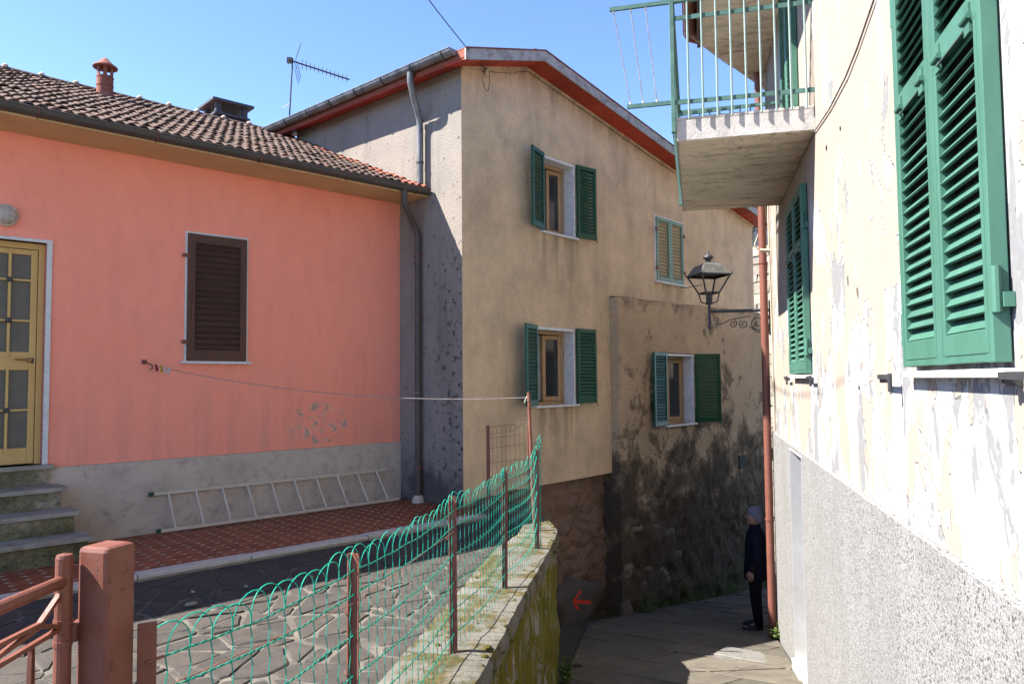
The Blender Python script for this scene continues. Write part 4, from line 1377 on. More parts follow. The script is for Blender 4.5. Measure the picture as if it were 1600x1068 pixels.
for (u0, a0), (u1, a1) in ((P[0], P[1]), (P[1], P[2])):
    fe.hexa([(u0, -.365, a0 + .125), (u1, -.365, a1 + .125), (u1, 4.06, a1 + .125), (u0, 4.06, a0 + .125), (u0, -.365, a0 + .14), (u1, -.365, a1 + .14), (u1, 4.06, a1 + .14), (u0, 4.06, a0 + .14)])
fe.build('edge_flashing', MAT['rustred'], troof)
fy_ = -.28
for k in range(10):
    MB().lathe([(.085, 0), (.075, .40)], 12).build('ridge_tile', MAT['tile'], troof, (1.25, -.20 + k * .40, zs(1.25) + .12), (-pi / 2, 0, 0), smooth=True)
cm = MB()
for (u0, u1) in ((0.002, 1.25), (1.25, UE)):
    cm.hexa([(u0, -.03, zs(u0) - .045), (u1, -.03, zs(u1) - .045), (u1, .0, zs(u1) - .045), (u0, .0, zs(u0) - .045), (u0, -.03, zs(u0) + .0), (u1, -.03, zs(u1) + .0), (u1, .0, zs(u1) + .0), (u0, .0, zs(u0) + .0)])
cm.build('cornice', MAT['facade'], th)
ge = 5.545
tg = MB().gutter((-.325, -.20, ge), (-.325, 4.08, ge), .072).build('gutter', MAT['zinc'], th, auto=35)
for k in range(8):
    y = -.05 + k * .57
    MB().tube([(-.325 + cos(g) * .077, y, ge + sin(g) * .077) for g in [pi + pi * j / 10 for j in range(11)]], .007, 6).build('bracket', MAT['iron'], tg)
pth = [(-.325, .58, ge - .06), (-.325, .58, ge - .14), (-.315, .585, ge - .20), (-.23, .62, ge - .36), (-.13, .66, ge - .50), (-.085, .675, ge - .60), (-.075, .68, ge - .70), (-.075, .68, 4.13)]
td = MB().tube(pth, .042, 12).build('downpipe', MAT['zinc'], th, auto=40)
for z in (4.95, 4.40): MB().lathe([(.048, z - .012), (.048, z + .012)], 12, (-.075, .68)).build('pipe_clip', MAT['iron'], td)
# insulator and cable loop near the gable corner, wire along the cornice
ins = empty('cable_anchor', wT(.40, 0, 5.56), RZT)
tag(ins, 'insulator with a loop of black cable near the gable corner', 'insulator')
MB().tube([(0, .0, 0), (0, -.05, 0), (.0, -.06, .03)], .010, 6).build('hook', MAT['iron'], ins)
MB().lathe([(.02, -.07), (.032, -.05), (.022, -.03), (.032, -.01), (.018, .01)], 10).build('insulator', MAT['alu'], ins, (0, -.06, 0))
MB().tube([(.02 + .06 * sin(k * .42) * (1 if k < 8 else 1), -.04 - .01 * sin(k), .04 - .17 + .14 * cos(k * .42)) for k in range(16)], .004, 5).build('loop', MAT['cable'], ins)
wl = MB().tube([wT(.42 + .83 * k / 8, -.036, zs(.42 + .83 * k / 8) - .06 - .02 * sin(pi * k / 8) * (1 + (k % 3) * .4)) for k in range(9)] + [wT(1.25 + k * .5, -.036, zs(1.25 + k * .5) - .065) for k in range(1, 9)], .004, 5).build('wall_wire', MAT['cable'])
tag(wl, 'thin cable clipped under the beige gable eaves', 'cable')
ov = MB().tube([Vector((-1.95, 3.6, 5.95)).lerp(wT(.40, -.06, 5.55), t) - Vector((0, 0, .18 * 4 * t * (1 - t))) for t in [k / 14 for k in range(15)]], .006, 5).build('overhead_cable', MAT['cable'])
tag(ov, 'overhead black cable slanting down across the sky to the gable', 'cable')
# aerial
an = empty('tv_aerial', wT(-.20, 3.55, zs(-.2) + .12))
tag(an, 'television aerial with long boom on a thin mast against the sky', 'aerial')
MB().tube([(0, 0, -.1), (.03, 0, .55), (.055, 0, 1.04)], .012, 8).build('mast', MAT['iron'], an)
b0, b1 = Vector((.01, -.04, 1.0)), Vector((.86, .34, .84))
MB().tube([b0, b1], .012, 6).build('boom', MAT['iron'], an)
bd = (b1 - b0).normalized()
for k in range(12):
    p = b0 + bd * (.20 + k * .063)
    hl = .055 if k > 1 else .08
    MB().tube([p + Vector((0, 0, -hl)), p + Vector((0, 0, hl))], .005, 5).build('element', MAT['iron'], an)
rfm = MB()
side = Vector((-bd.y, bd.x, 0)).normalized()
for s_ in (1, -1):
    for k in range(6):
        z = s_ * (.04 + k * .045)
        q = b0 + bd * (.10 - .0 * k) + Vector((0, 0, z)) + bd * (.012 * k)
        rfm.tube([q - side * .14, q + side * .14], .003, 4)
    for e in (-.14, 0, .14):
        rfm.tube([b0 + bd * .10 + side * e + Vector((0, 0, s_ * .03)), b0 + bd * .165 + side * e + Vector((0, 0, s_ * .28))], .004, 4)
rfm.build('reflector', MAT['iron'], an)
MB().box(-.03, .05, -.03, .03, .97, 1.05).build('mast_clamp', MAT['iron'], an)
MB().tube([(-.09, -.02, .26), (.02, 0, .33)], .006, 5).build('stub_arm', MAT['alu'], an)

# ------------------------------------------------------------------ right house (outward is +y)
rh = empty('peeling_house', oR, RZR)
tag(rh, 'cream house with peeling paint, green shutters and pebble-dash plinth', 'house')
UC = 9.62
PA = (6.91, 7.80, -1.30, .93)                            # opening in the plinth
m = MB()
holed(m, -2.5, UC, .93, 6.1, [], 0, -.2)
m.build('front_wall', MAT['peel'], rh)
m = MB()
holed(m, -2.5, UC + .01, -2.6, .918, [PA[:3] + (.89,)], .022, -.55)
pl_ = m
pl_.add([(-2.5, .022, .918), (UC + .01, .022, .918), (UC + .01, -.02, .934), (-2.5, -.02, .934)], [(3, 2, 1, 0)])
pl_.build('plinth', MAT['pebble'], rh)
# white lined doorway
m = MB()
m.box(PA[1] - .012, PA[1] - .001, -.50, .03, -1.6, .888); m.box(PA[0] + .001, PA[0] + .012, -.50, .03, -1.6, .888)
m.box(PA[0] + .012, PA[1] - .012, -.50, .03, .874, .888)
dj = m.build('doorway', MAT['white'], rh)
MB().box(PA[0] + .012, PA[1] - .012, -.50, -.45, -1.6, .874).build('door', MAT['white'], dj)
MB().box(PA[0] + .004, PA[1] - .004, -.5, .06, -1.6, -1.20).build('doorstep', MAT['sill'], dj, bevel=.006)
# end wall turns parallel to the tall house
e0 = Vector((UC, 0, 0))
ev = Vector((uT.dot(uR), -uT.dot(nR), 0))
e1 = e0 + ev * 6
MB().add([(e0.x, e0.y, -2.8), (e1.x, e1.y, -3.6), (e1.x, e1.y, 6.1), (e0.x, e0.y, 6.1)], [(0, 1, 2, 3)]).build('end_wall', MAT['peel'], rh)
MB().add([(-2.5, 0, -1), (-2.5, -6, -1), (-2.5, -6, 6.1), (-2.5, 0, 6.1)], [(0, 1, 2, 3)]).build('end_wall', MAT['peel'], rh)
MB().add([(-2.5, -6, -1), (e1.x, -6, -1), (e1.x, -6, 6.1), (-2.5, -6, 6.1)], [(0, 1, 2, 3)]).build('rear_wall', MAT['peel'], rh)
so = [(-3, .80), (8.55, .80), (10.05, .02), (e1.x + .3, e1.y + .4), (e1.x, -6.5), (-3, -6.5)]
rroof = MB().prism(so[::-1], 5.50, 5.60).build('roof_slab', MAT['concrete'], rh)
MB().prism([(-3, .84), (8.57, .84), (8.55, .80), (-3, .80)], 5.47, 5.68).build('fascia', MAT['gutter'], rroof)
MB().add([(-3.1, .95, 5.62), (8.7, .95, 5.62), (e1.x, -3, 6.9), (-3.1, -3, 6.9), (e1.x, -7, 5.6), (-3.1, -7, 5.6)], [(0, 1, 2, 3), (3, 2, 4, 5)]).build('roof_tiles', MAT['clay'], rroof)
MB().gutter((-3, .92, 5.66), (8.6, .92, 5.66), .07).build('gutter', MAT['pipe'], rroof)
# curled flakes of lifted paint
rf_ = random.Random(21)
for k in range(16):
    u_ = rf_.uniform(2.0, 8.5) if k > 14 else rf_.uniform(2.6, 5.5)
    z_ = rf_.uniform(.98, 3.3)
    if 2.1 < u_ < 3.45 and z_ > 1.5: continue
    if 6.1 < u_ < 7.6 and z_ > 1.5: continue
    w_, h_ = rf_.uniform(.012, .05), rf_.uniform(.02, .09)
    fm = MB()
    nn = 5
    sg_ = rf_.choice((-1, 1))
    for i in range(nn + 1):
        t = i / nn
        for e in (-1, 1):
            fm.v.append((sg_ * w_ * t + rf_.uniform(-.002, .002), .001 + .009 * t ** 2 * rf_.uniform(.7, 1.2), e * h_ / 2 * (1 - .4 * t) + rf_.uniform(-.004, .004)))
    for i in range(nn): fm.f.append((2 * i, 2 * i + 1, 2 * i + 3, 2 * i + 2))
    fm.build('paint_flake', MAT['peel'], rh, (u_, .001, z_), (0, rf_.uniform(-.3, .3), 0))
# shutters
def pair(u0, u1, z0, z1, rail_at, name='shutter', hw=True):
    w = (u1 - u0) / 2 - .003
    h = z1 - z0
    for k, hx in enumerate((u0, u0 + w + .006)):
        lf = leaf(rh, name, hx, .032, z0, w, h, 0, MAT['green'], (rail_at,) if rail_at else (), .062, .085, .049, -52, .050, .058)
        MB().box(.062, w - .062, -.019, .012, .09, .10).build('moulding', MAT['green'], lf)
        if rail_at:
            z = rail_at - .03
            # flap hinges under the middle rail and the frame line of the lower flap
            f = MB()
            zl, zh, a, b = .03, z - .012, .030, w - .030
            f.box(a, a + .006, .0215, .026, zl, zh); f.box(b - .006, b, .0215, .026, zl, zh); f.box(a + .006, b - .006, .0215, .026, zh - .006, zh); f.box(a + .006, b - .006, .0215, .026, zl, zl + .006)
            f.build('flap_edge', MAT['green'], lf)
            for x in (.10, w - .10):
                MB().tube([(x - .035, .032, z), (x + .035, .032, z)], .011, 8).build('flap_hinge', MAT['green'], lf)
                MB().box(x - .025, x + .025, .021, .030, z - .05, z + .045).build('flap_hinge', MAT['green'], lf)
            MB().tube([(.12, .034, z - .035), (w - .12, .034, z - .035)], .004, 5).build('stay_rod', MAT['iron'], lf)
        e = -.004 if k == 0 else w + .004
        for zz in (.16, h * .86) if k else (.22, h * .80):
            MB().tube([(e, .012, zz - .07), (e, .012, zz + .07)], .015, 10).build('hinge', MAT['green'], lf)
            MB().box(e - .02, e + .02, -.03, .0, zz - .055, zz - .01).build('hinge', MAT['green'], lf)
        if name == 'shutter':
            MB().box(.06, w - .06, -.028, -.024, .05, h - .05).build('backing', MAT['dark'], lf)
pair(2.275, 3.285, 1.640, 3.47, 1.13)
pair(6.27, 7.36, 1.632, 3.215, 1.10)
for (a, b) in ((2.275, 3.285), (6.27, 7.36)):
    si = MB().box(a - .03, b + .06, -.02, .048, 1.594, 1.622).build('sill', MAT['sill'], rh, bevel=.004)
    for x, s_ in ((a - .20, 1), (b + .30, 1)):
        st = MB()
        st.bar((x + .16, .0, 1.585), (x + .16, .05, 1.585), .02, .03)
        st.bar((x - .05, .055, 1.60), (x + .17, .055, 1.60), .010, .022)
        st.tube([(x - .05, .055, 1.53), (x - .05, .055, 1.615)], .010, 7)
        st.build('shutter_stay', MAT['iron'], rh)
pair(6.58, 7.46, 3.69, 5.42, None, 'balcony_shutter')
# balcony
B0, B1, BO, BZ0, BZ1 = 5.78, 8.33, 1.03, 3.495, 3.665
bal = MB().box(B0, B1, .001, BO, BZ0, BZ1).build('balcony_slab', MAT['concrete'], rh, bevel=.008)
for q in ((B0 - .012, B0 - .001, .002, BO + .011), (B1 + .001, B1 + .012, .002, BO + .011)):
    MB().box(q[0], q[1], q[2], q[3], BZ0 + .006, BZ1 - .002).build('slab_edge', MAT['slabface'], bal)
MB().box(B0 - .0005, B1 + .0005, BO + .001, BO + .011, BZ0 + .006, BZ1 - .002).build('slab_edge', MAT['slabface'], bal)
MB().box(B0 - .011, B1 + .011, .003, BO + .012, BZ1 + .001, BZ1 + .026).build('paving_edge', MAT['slabface'], bal, bevel=.004)
ra = empty('balcony_railing', wR(B0, 0, BZ1), RZR)
tag(ra, 'green iron balcony railing with thin pale bars over the lane', 'railing')
DX, OY = B1 - B0, BO - .03
z1_, z2_, z3_ = .14, .83, .975
for z, hgt, nm in ((z1_, .035, 'lower_rail'), (z2_, .035, 'middle_rail'), (z3_, .03, 'hand_rail')):
    for p, q in (((-.030, .0, z), (-.030, OY + .045, z)), ((.01, OY + .06, z), (DX - .01, OY + .06, z)), ((DX - .01, OY + .045, z), (DX - .01, .0, z))):
        MB().bar(p, q, .012 if nm != 'hand_rail' else .04, hgt).build(nm, MAT['rail'], ra)
MB().box(-.045, .0, OY + .045, OY + .08, -.10, z3_ + .03).build('corner_post', MAT['rail'], ra, bevel=.003)
MB().box(DX - .025, DX + .02, OY + .045, OY + .08, -.10, z3_ + .03).build('corner_post', MAT['rail'], ra, bevel=.003)
barm = MB().tube([(0, 0, .03), (0, 0, z2_ + .012)], .0075, 6).mesh('bar', MAT['bars'])
tallbar = MB().tube([(0, 0, .0), (0, 0, z3_)], .0085, 6).mesh('bar', MAT['bars'])
nb = 9
for k in range(nb): link('bar', tallbar, ra, (-.040, .06 + (OY - .12) * k / (nb - 1), 0), (0, 0, 0))
outbar = MB().hexa([(-.011, -.004, -.10), (.011, -.004, -.10), (.011, .004, -.10), (-.011, .004, -.10), (-.011, -.004, z3_), (.011, -.004, z3_), (.011, .004, z3_), (-.011, .004, z3_)]).mesh('bar', MAT['rail'])
for k in range(24): link('bar', outbar, ra, (.09 + (DX - .18) * k / 23, OY + .068, 0))
for k in range(nb): link('bar', tallbar, ra, (DX + .001, .06 + (OY - .12) * k / (nb - 1), 0))
# clothes lines on two arms beyond the railing
dr = empty('drying_frame', wR(B0, BO, BZ1), RZR)
tag(dr, 'clothes drying arms with three lines sticking out from the balcony', 'clothes rack')
for z, a, b in ((.985, -.9, .54), (.145, -.55, .40)):
    pass
Ya, Yb = -.25, .52
arms = []
for z, yo in ((.98, .53), (.15, .40)):
    MB().bar((-.015, -.10, z), (-.015, yo, z), .022, .032).build('arm', MAT['rail'], dr)
for k, (ya, yb) in enumerate(((.50, .37), (.36, .27), (.24, .16))):
    MB().tube([(-.015, ya, .97), (-.015, yb, .165)], .004, 5).build('line', MAT['linewire'], dr)
    for y, z in ((ya, .955), (yb, .175)): MB().tube([(-.015, y, z - .012), (-.015, y, z + .012)], .008, 6).build('line_tie', MAT['alu'], dr)
MB().bar((-.015, -.80, .075), (-.015, -.02, .045), .014, .022).build('brace', MAT['rail'], dr)
wl2 = MB().tube([wR(B0 + .05, BO - .05, 4.43), wR(B0 + .9, .62, 4.48), wR(8.9, .05, 5.05)], .003, 4).build('washing_line', MAT['linewire'])
tag(wl2, 'slack white washing line crossing the balcony to the wall', 'line')
# downpipe at the far corner, cables, wall cable
px_, py_ = UC - .06, .085
pth = [(px_, py_, 5.49), (px_, py_, 4.75), (px_, py_, -1.30), (px_ - .0, py_ + .0, -1.50), (px_, py_ + .02, -1.62)]
rd = MB().tube(pth, .048, 14).build('downpipe', MAT['pipe'], rh, auto=40)
for z in (3.05, 1.25, -.15, 4.5): MB().lathe([(.055, z - .014), (.055, z + .014)], 14, (px_, py_)).build('pipe_clip', MAT['pipe'], rd)
MB().tube([(px_ - .24, .02, 5.4), (px_ - .22, .025, 4.0), (px_ - .25, .03, 3.3), (px_ - .22, .02, 2.4), (px_ - .24, .02, .95)], .012, 6).build('wall_cable', MAT['beige'], rh)
MB().tube([(px_ - .25, .02, 3.16), (px_ - .25, .14, 3.17)], .022, 8).build('cable_stub', MAT['beige'], rh)
MB().tube([(px_ + .10, .05 + .02 * sin(k), 4.2 - k * .11) for k in range(9)] + [(px_ + .10, .12, 3.22), (px_ + .10, .17, 3.30), (px_ + .10, .13, 3.42), (px_ + .10, .08, 3.35)], .016, 6).build('cable_loop', MAT['beige'], rh)
MB().tube([(3.60, .012, 3.62), (3.765, .012, 3.51), (4.2, .012, 3.44), (4.52, .014, 3.41), (5.1, .012, 3.42), (5.77, .012, 3.48)], .006, 5).build('wall_cable', MAT['linewire'], rh)

# ------------------------------------------------------------------ street lamp on the corner
lm = empty('wall_lantern', wR(9.66, 0, 2.46), RZR)
tag(lm, 'black wrought iron lantern on a scrolled bracket at the house corner', 'street lamp')
LY = .75
MB().tube([(0, .0, 0), (0, LY, .0)], .020, 10).build('arm', MAT['iron'], lm)
MB().box(-.03, .03, -.01, .02, -.32, .12).build('wall_plate', MAT['iron'], lm)
MB().tube([(0, LY, -.21), (0, LY, .10)], .019, 10).build('stem', MAT['iron'], lm)
MB().lathe([(0, -.24), (.022, -.225), (.026, -.21), (.02, -.19)], 10, (0, LY)).build('stem_knob', MAT['iron'], lm)
def spiral(cy, cz, r0, r1, a0, turns, n=30):
    return [(0, cy + (r0 + (r1 - r0) * k / n) * cos(a0 + turns * 2 * pi * k / n), cz + (r0 + (r1 - r0) * k / n) * sin(a0 + turns * 2 * pi * k / n)) for k in range(n + 1)]
sc = MB()
sc.tube(spiral(.155, -.16, .115, .018, pi * .6, 1.9), .007, 6)
sc.tube(spiral(.33, -.17, .06, .012, pi * .3, -1.5), .006, 6)
sc.tube(spiral(.46, -.165, .05, .010, pi * .6, 1.5), .006, 6)
sc.tube([(0, .24, -.07), (0, .38, -.09), (0, .50, -.115), (0, .60, -.165), (0, .69, -.15)], .006, 6)
sc.tube(spiral(.67, -.11, .04, .010, -pi * .5, -1.3), .005, 6)
sc.tube([(0, .02, -.30), (0, .18, -.275), (0, .26, -.20)], .006, 6)
sc.build('scroll', MAT['iron'], lm)
zb, zt_ = .24, .47
lb, lt = .095, .20
fr = MB()
cb = [(-lb, LY - lb), (lb, LY - lb), (lb, LY + lb), (-lb, LY + lb)]
ct = [(-lt, LY - lt), (lt, LY - lt), (lt, LY + lt), (-lt, LY + lt)]
# turned 30 degrees on its stem
def rot_l(p, g=radians(28)):
    x, y = p[0], p[1] - LY
    return (x * cos(g) - y * sin(g), LY + x * sin(g) + y * cos(g))
cb = [rot_l(p) for p in cb]; ct = [rot_l(p) for p in ct]
for k in range(4):
    k2 = (k + 1) % 4
    fr.tube([(*cb[k], zb), (*ct[k], zt_)], .011, 6)
    fr.tube([(*cb[k], zb), (*cb[k2], zb)], .011, 6)
    fr.tube([(*ct[k], zt_), (*ct[k2], zt_)], .014, 6)
    o = rot_l((( -1, 1, 1, -1)[k] * .215, LY + (-1, -1, 1, 1)[k] * .215))
    fr.tube([(*ct[k], zt_), (*o, zt_ + .012), (*o, zt_ + .045)], [.014, .010, .004], 6)
    fr.tube([(0, LY, .09), (cb[k][0] * .8, LY + (cb[k][1] - LY) * .8, .13), (*cb[k], zb)], .009, 6)
fr.build('lantern_frame', MAT['iron'], lm)
for k in range(4):
    k2 = (k + 1) % 4
    MB().add([(*cb[k], zb), (*cb[k2], zb), (*ct[k2], zt_), (*ct[k], zt_)], [(0, 1, 2, 3)]).build('pane', MAT['clear'], lm)
MB().lathe([(.03, .10), (.045, .13), (.03, .17), (.02, .20), (.03, .22)], 10, (0, LY)).build('lamp_holder', MAT['iron'], lm)
# hood: sloping metal facets
hd = MB()
c1 = [(rot_l((sx * lt * 1.02, LY + sy * lt * 1.02)), zt_ + .012) for sx, sy in ((-1, -1), (1, -1), (1, 1), (-1, 1))]
c2_ = [(rot_l((sx * .135, LY + sy * .135)), zt_ + .125) for sx, sy in ((-1, -1), (1, -1), (1, 1), (-1, 1))]
c3 = [(rot_l((sx * .055, LY + sy * .055)), zt_ + .165) for sx, sy in ((-1, -1), (1, -1), (1, 1), (-1, 1))]
rings = [c1, c2_, c3]
for r in rings: hd.v += [(p[0], p[1], z) for p, z in r]
for i in range(2):
    for k in range(4): hd.f.append((i * 4 + k, i * 4 + (k + 1) % 4, i * 4 + 4 + (k + 1) % 4, i * 4 + 4 + k))
hd.f.append((8, 9, 10, 11)); hd.f.append((3, 2, 1, 0))
m_hood = simple('weathered_hood', (.16, .16, .145), (.085, .085, .08), 9, .4, .1, metal=.3)
hd.build('hood', m_hood, lm)
MB().lathe([(.05, zt_ + .16), (.032, zt_ + .19), (.034, zt_ + .20), (.066, zt_ + .225), (.068, zt_ + .24), (.03, zt_ + .275), (.012, zt_ + .29), (.016, zt_ + .305), (.004, zt_ + .33)], 14, (0, LY)).build('finial', MAT['iron'], lm, smooth=True)
MB().tube([(*ct[3], zt_ - .15), (-.10, LY + .28, zt_ - .16), (-.02, LY + .36, zt_ - .14)], .005, 5).build('hook', MAT['iron'], lm)

# ------------------------------------------------------------------ green wire fence on the coping
fe = empty('wire_fence', (-.32, 4.04, .15))
tag(fe, 'green plastic-coated loop-top wire fence along the retaining wall', 'fence')
fo = Vector((-.32, 4.04, .15))
fp = [Vector((-.955, 1.93, .13)), Vector((-.589, 2.78, .15)), Vector((-.32, 4.04, .15)), Vector((-.06, 5.26, .15)), Vector((.205, 6.45, .15))]
cum = [0]
for a, b in zip(fp[:-1], fp[1:]): cum.append(cum[-1] + (b - a).length)
TOT = cum[-1]
def along(s):
    s = max(0, min(TOT, s))
    for i in range(len(fp) - 1):
        if s <= cum[i + 1] or i == len(fp) - 2:
            t = (s - cum[i]) / (cum[i + 1] - cum[i])
            sg = sin(pi * t)
            p = fp[i].lerp(fp[i + 1], t)
            d = (fp[i + 1] - fp[i]).normalized()
            return p, d, sg
def topz(s):
    """height of the top strand above the coping, sagging between posts"""
    p, d, sg = along(s)
    e = max(0, (s - (TOT - .45)) / .45)
    return .775 - .015 * sg + .125 * e ** 2
wm = MB()
SPC = .0745
NV = int(TOT / SPC)
rw_ = random.Random(5)
SGM = 18
lean_ = []
for i in range(NV + 1):
    s = i * SPC
    p, d, sg = along(s)
    nr = Vector((d.y, -d.x, 0))
    H = topz(s)
    for tw in (0,):
        pts_ = []
        for k in range(SGM + 1):
            z = H * k / SGM
            wv = .0045 * (1 if k % 2 else -1)
            pts_.append(p + d * (wv + .006 * noise.noise(Vector((s * 2, z * 3, 1)))) + nr * (.006 * noise.noise(Vector((s * 1.7, z * 2.2, 4))) + .02 * sg) + Vector((0, 0, z - .02)) - fo)
        wm.tube(pts_, .0021, 4, False)
    # the loop springs from this strand and lands two strands on
    if i <= NV - 2:
        s2 = (i + 2) * SPC
        pts_ = []
        Ha, Hb = topz(s), topz(s2)
        ht = .085 + rw_.uniform(-.012, .012)
        bend = rw_.uniform(-.012, .012)
        for k in range(11):
            t = k / 10
            ss = s + (s2 - s) * (.5 - .5 * cos(pi * t))
            q, dd, sg2 = along(ss)
            n2 = Vector((dd.y, -dd.x, 0))
            pts_.append(q + n2 * (.02 * sg2 + bend * sin(pi * t)) + Vector((0, 0, Ha + (Hb - Ha) * t - .02 + ht * sin(pi * t) ** .75)) - fo)
        wm.tube(pts_, .0021, 4, False)
wm.build('strands', MAT['wire'], fe)
hm = MB()
for hz in (0.0, .085, .235, .385, .525, .655):
    for strand in (0, 1):
        pts_ = []
        n = int(TOT / .018)
        for k in range(n + 1):
            s = TOT * k / n
            p, d, sg = along(s)
            nr = Vector((d.y, -d.x, 0))
            H = topz(s) - hz
            ph = s / .03 * pi + strand * pi
            z = H - .02 + .006 * noise.noise(Vector((s * 6, hz * 20, 2)))
            pts_.append(p + nr * (.006 * noise.noise(Vector((s * 1.7, H * 2.2, 4))) + .02 * sg + .0022 * cos(ph)) + Vector((0, 0, z + .0022 * sin(ph))) - fo)
        hm.tube(pts_, .0021, 3, False)
hm.build('cross_wires', MAT['wire'], fe)
tm_ = MB().tube([Vector((-.955, 1.93, .80)) - fo, Vector((-.589, 2.78, .785)) - fo, Vector((-.32, 4.04, .79)) - fo], .0016, 4).build('tension_wire', MAT['rust'], fe)
ph_ = [None, .815, .825, .82, .87]
for k in range(1, 5):
    d = (fp[k] - fp[k - 1]).normalized()
    nr = Vector((d.y, -d.x, 0))
    q = fp[k] - nr * .022 - fo
    po = MB()
    ang = atan2(d.y, d.x)
    h = ph_[k]
    po.box(-.019, .019, -.0025, .0025, -.10, h); po.box(-.0025, .0025, .0026, .036, -.10, h)
    pst = po.build('post', MAT['rust'], fe, q, (0, 0, ang + pi + random.uniform(-.08, .08)))
    pst.rotation_euler[0] = random.uniform(-.01, .01)
    for z in (.12, .38, .60):
        MB().tube([(-.022, -.012, z), (0, -.02, z + .004), (.024, -.008, z), (.01, .01, z - .003)], .0018, 4).build('wire_tie', MAT['rust'], pst)
# bunched end of the mesh rolled round the last post
eb = MB()
e0_ = fp[4] - fo
for k in range(7):
    g = k * .9
    eb.tube([e0_ + Vector((.012 * cos(g + z * 3) + .02, .012 * sin(g + z * 3) + .015, z - .02)) for z in [j * .92 / 16 for j in range(17)]], .0021, 4, False)
eb.tube([e0_ + Vector((.02, .01, .86)), e0_ + Vector((.005, .0, .93)), e0_ + Vector((.03, .03, .97)), e0_ + Vector((.035, .02, .90)), e0_ + Vector((.02, .015, .84))], .004, 5)
eb.build('rolled_end', MAT['wire'], fe)

# old dark fence at the terrace end
f2 = empty('old_wire_fence', (-.28, 8.42, .07))
tag(f2, 'old dark loop-top wire fence closing the terrace end by the house', 'fence')
a2, b2 = Vector((-.285, 8.42, .07)), Vector((.17, 7.98, .15))
d2 = (b2 - a2)
w2m = MB()
n2 = 9
for i in range(n2 + 1):
    p = a2 + d2 * (i / n2) - a2
    w2m.tube([p + Vector((.003 * sin(z * 21), 0, z)) for z in [j * .93 / 14 for j in range(15)]], .0020, 4, False)
    if i <= n2 - 2:
        q = a2 + d2 * ((i + 2) / n2) - a2
        w2m.tube([p.lerp(q, .5 - .5 * cos(pi * t)) + Vector((0, 0, .93 + .075 * sin(pi * t) ** .75)) for t in [k / 10 for k in range(11)]], .0020, 4, False)
for z in (.12, .28, .44, .60, .76, .87, .92): w2m.tube([Vector((0, 0, z)), d2 + Vector((0, 0, z + .01))], .0022, 4, False)
w2m.build('strands', MAT['darkwire'], f2)
for t in (0, 1):
    p = d2 * t
    MB().box(p.x - .02, p.x + .02, p.y - .02, p.y + .02, -.05, 1.02 + .02 * t).build('post', MAT['rust'], f2, bevel=.003)

# clothes line from the pink wall to a leaning rusty stake
ck = empty('line_stake', (.175, 7.22, .12))
tag(ck, 'rusty leaning stake holding the end of the clothes line', 'pole')
MB().tube([(.03, 0, -.1), (.0, 0, .75), (-.018, 0, 1.36)], .016, 8).build('stake', MAT['rust'], ck)
MB().tube([(-.03, -.02, 1.28), (.0, .02, 1.31), (-.03, .025, 1.325), (-.045, -.01, 1.30), (-.06, -.01, 1.26)], .004, 5).build('wire_knot', MAT['alu'], ck)
hk = wP(-3.13, -.07, 1.79)
tp = Vector((.157, 7.22, 1.43))
cl = []
for k in range(41):
    t = k / 40
    cl.append(hk.lerp(tp, t) - Vector((0, 0, .13 * 4 * t * (1 - t))))
tag(MB().tube(cl, .0035, 5).build('clothes_line', MAT['linewire']), 'thin clothes line sagging from the pink wall to the stake', 'line')
hkk = empty('line_hook', wP(-3.16, 0, 1.82), RZP)
tag(hkk, 'rusty hook and bracket in the pink wall', 'hook')
MB().box(-.022, .022, -.018, .001, -.02, .022).build('plate', MAT['rust'], hkk)
MB().tube([(0, -.01, 0), (.02, -.06, -.015), (.05, -.085, -.03), (.06, -.08, -.07), (.035, -.07, -.08)], .007, 6).build('hook', MAT['rust'], hkk)
for k, (t, mk, lab) in enumerate(((.020, 'peg3', 'dark red clothes peg nearest the wall hook'), (.034, 'peg1', 'yellow clothes peg between the pale pegs on the line'), (.044, 'peg2', 'pale clothes peg second from the end of the row'), (.055, 'peg2', 'pale clothes peg farthest from the wall hook'))):
    p = hk.lerp(tp, t) - Vector((0, 0, .13 * 4 * t * (1 - t)))
    po = MB()
    po.hexa([(-.007, -.012, -.05), (.007, -.012, -.05), (.007, -.004, -.05), (-.007, -.004, -.05), (-.007, -.006, .02), (.007, -.006, .02), (.007, -.0005, .02), (-.007, -.0005, .02)])
    po.hexa([(-.007, .004, -.05), (.007, .004, -.05), (.007, .012, -.05), (-.007, .012, -.05), (-.007, .0005, .02), (.007, .0005, .02), (.007, .006, .02), (-.007, .006, .02)])
    po.tube([(-.009, 0, -.008), (.009, 0, -.008)], .006, 6)
    o = po.build('clothes_peg', MAT[mk], None, p, (random.uniform(-.3, .3), random.uniform(-.2, .2), RZP + random.uniform(.4, 1.2)))
    tag(o, lab, 'clothes peg', 'pegs on the clothes line')

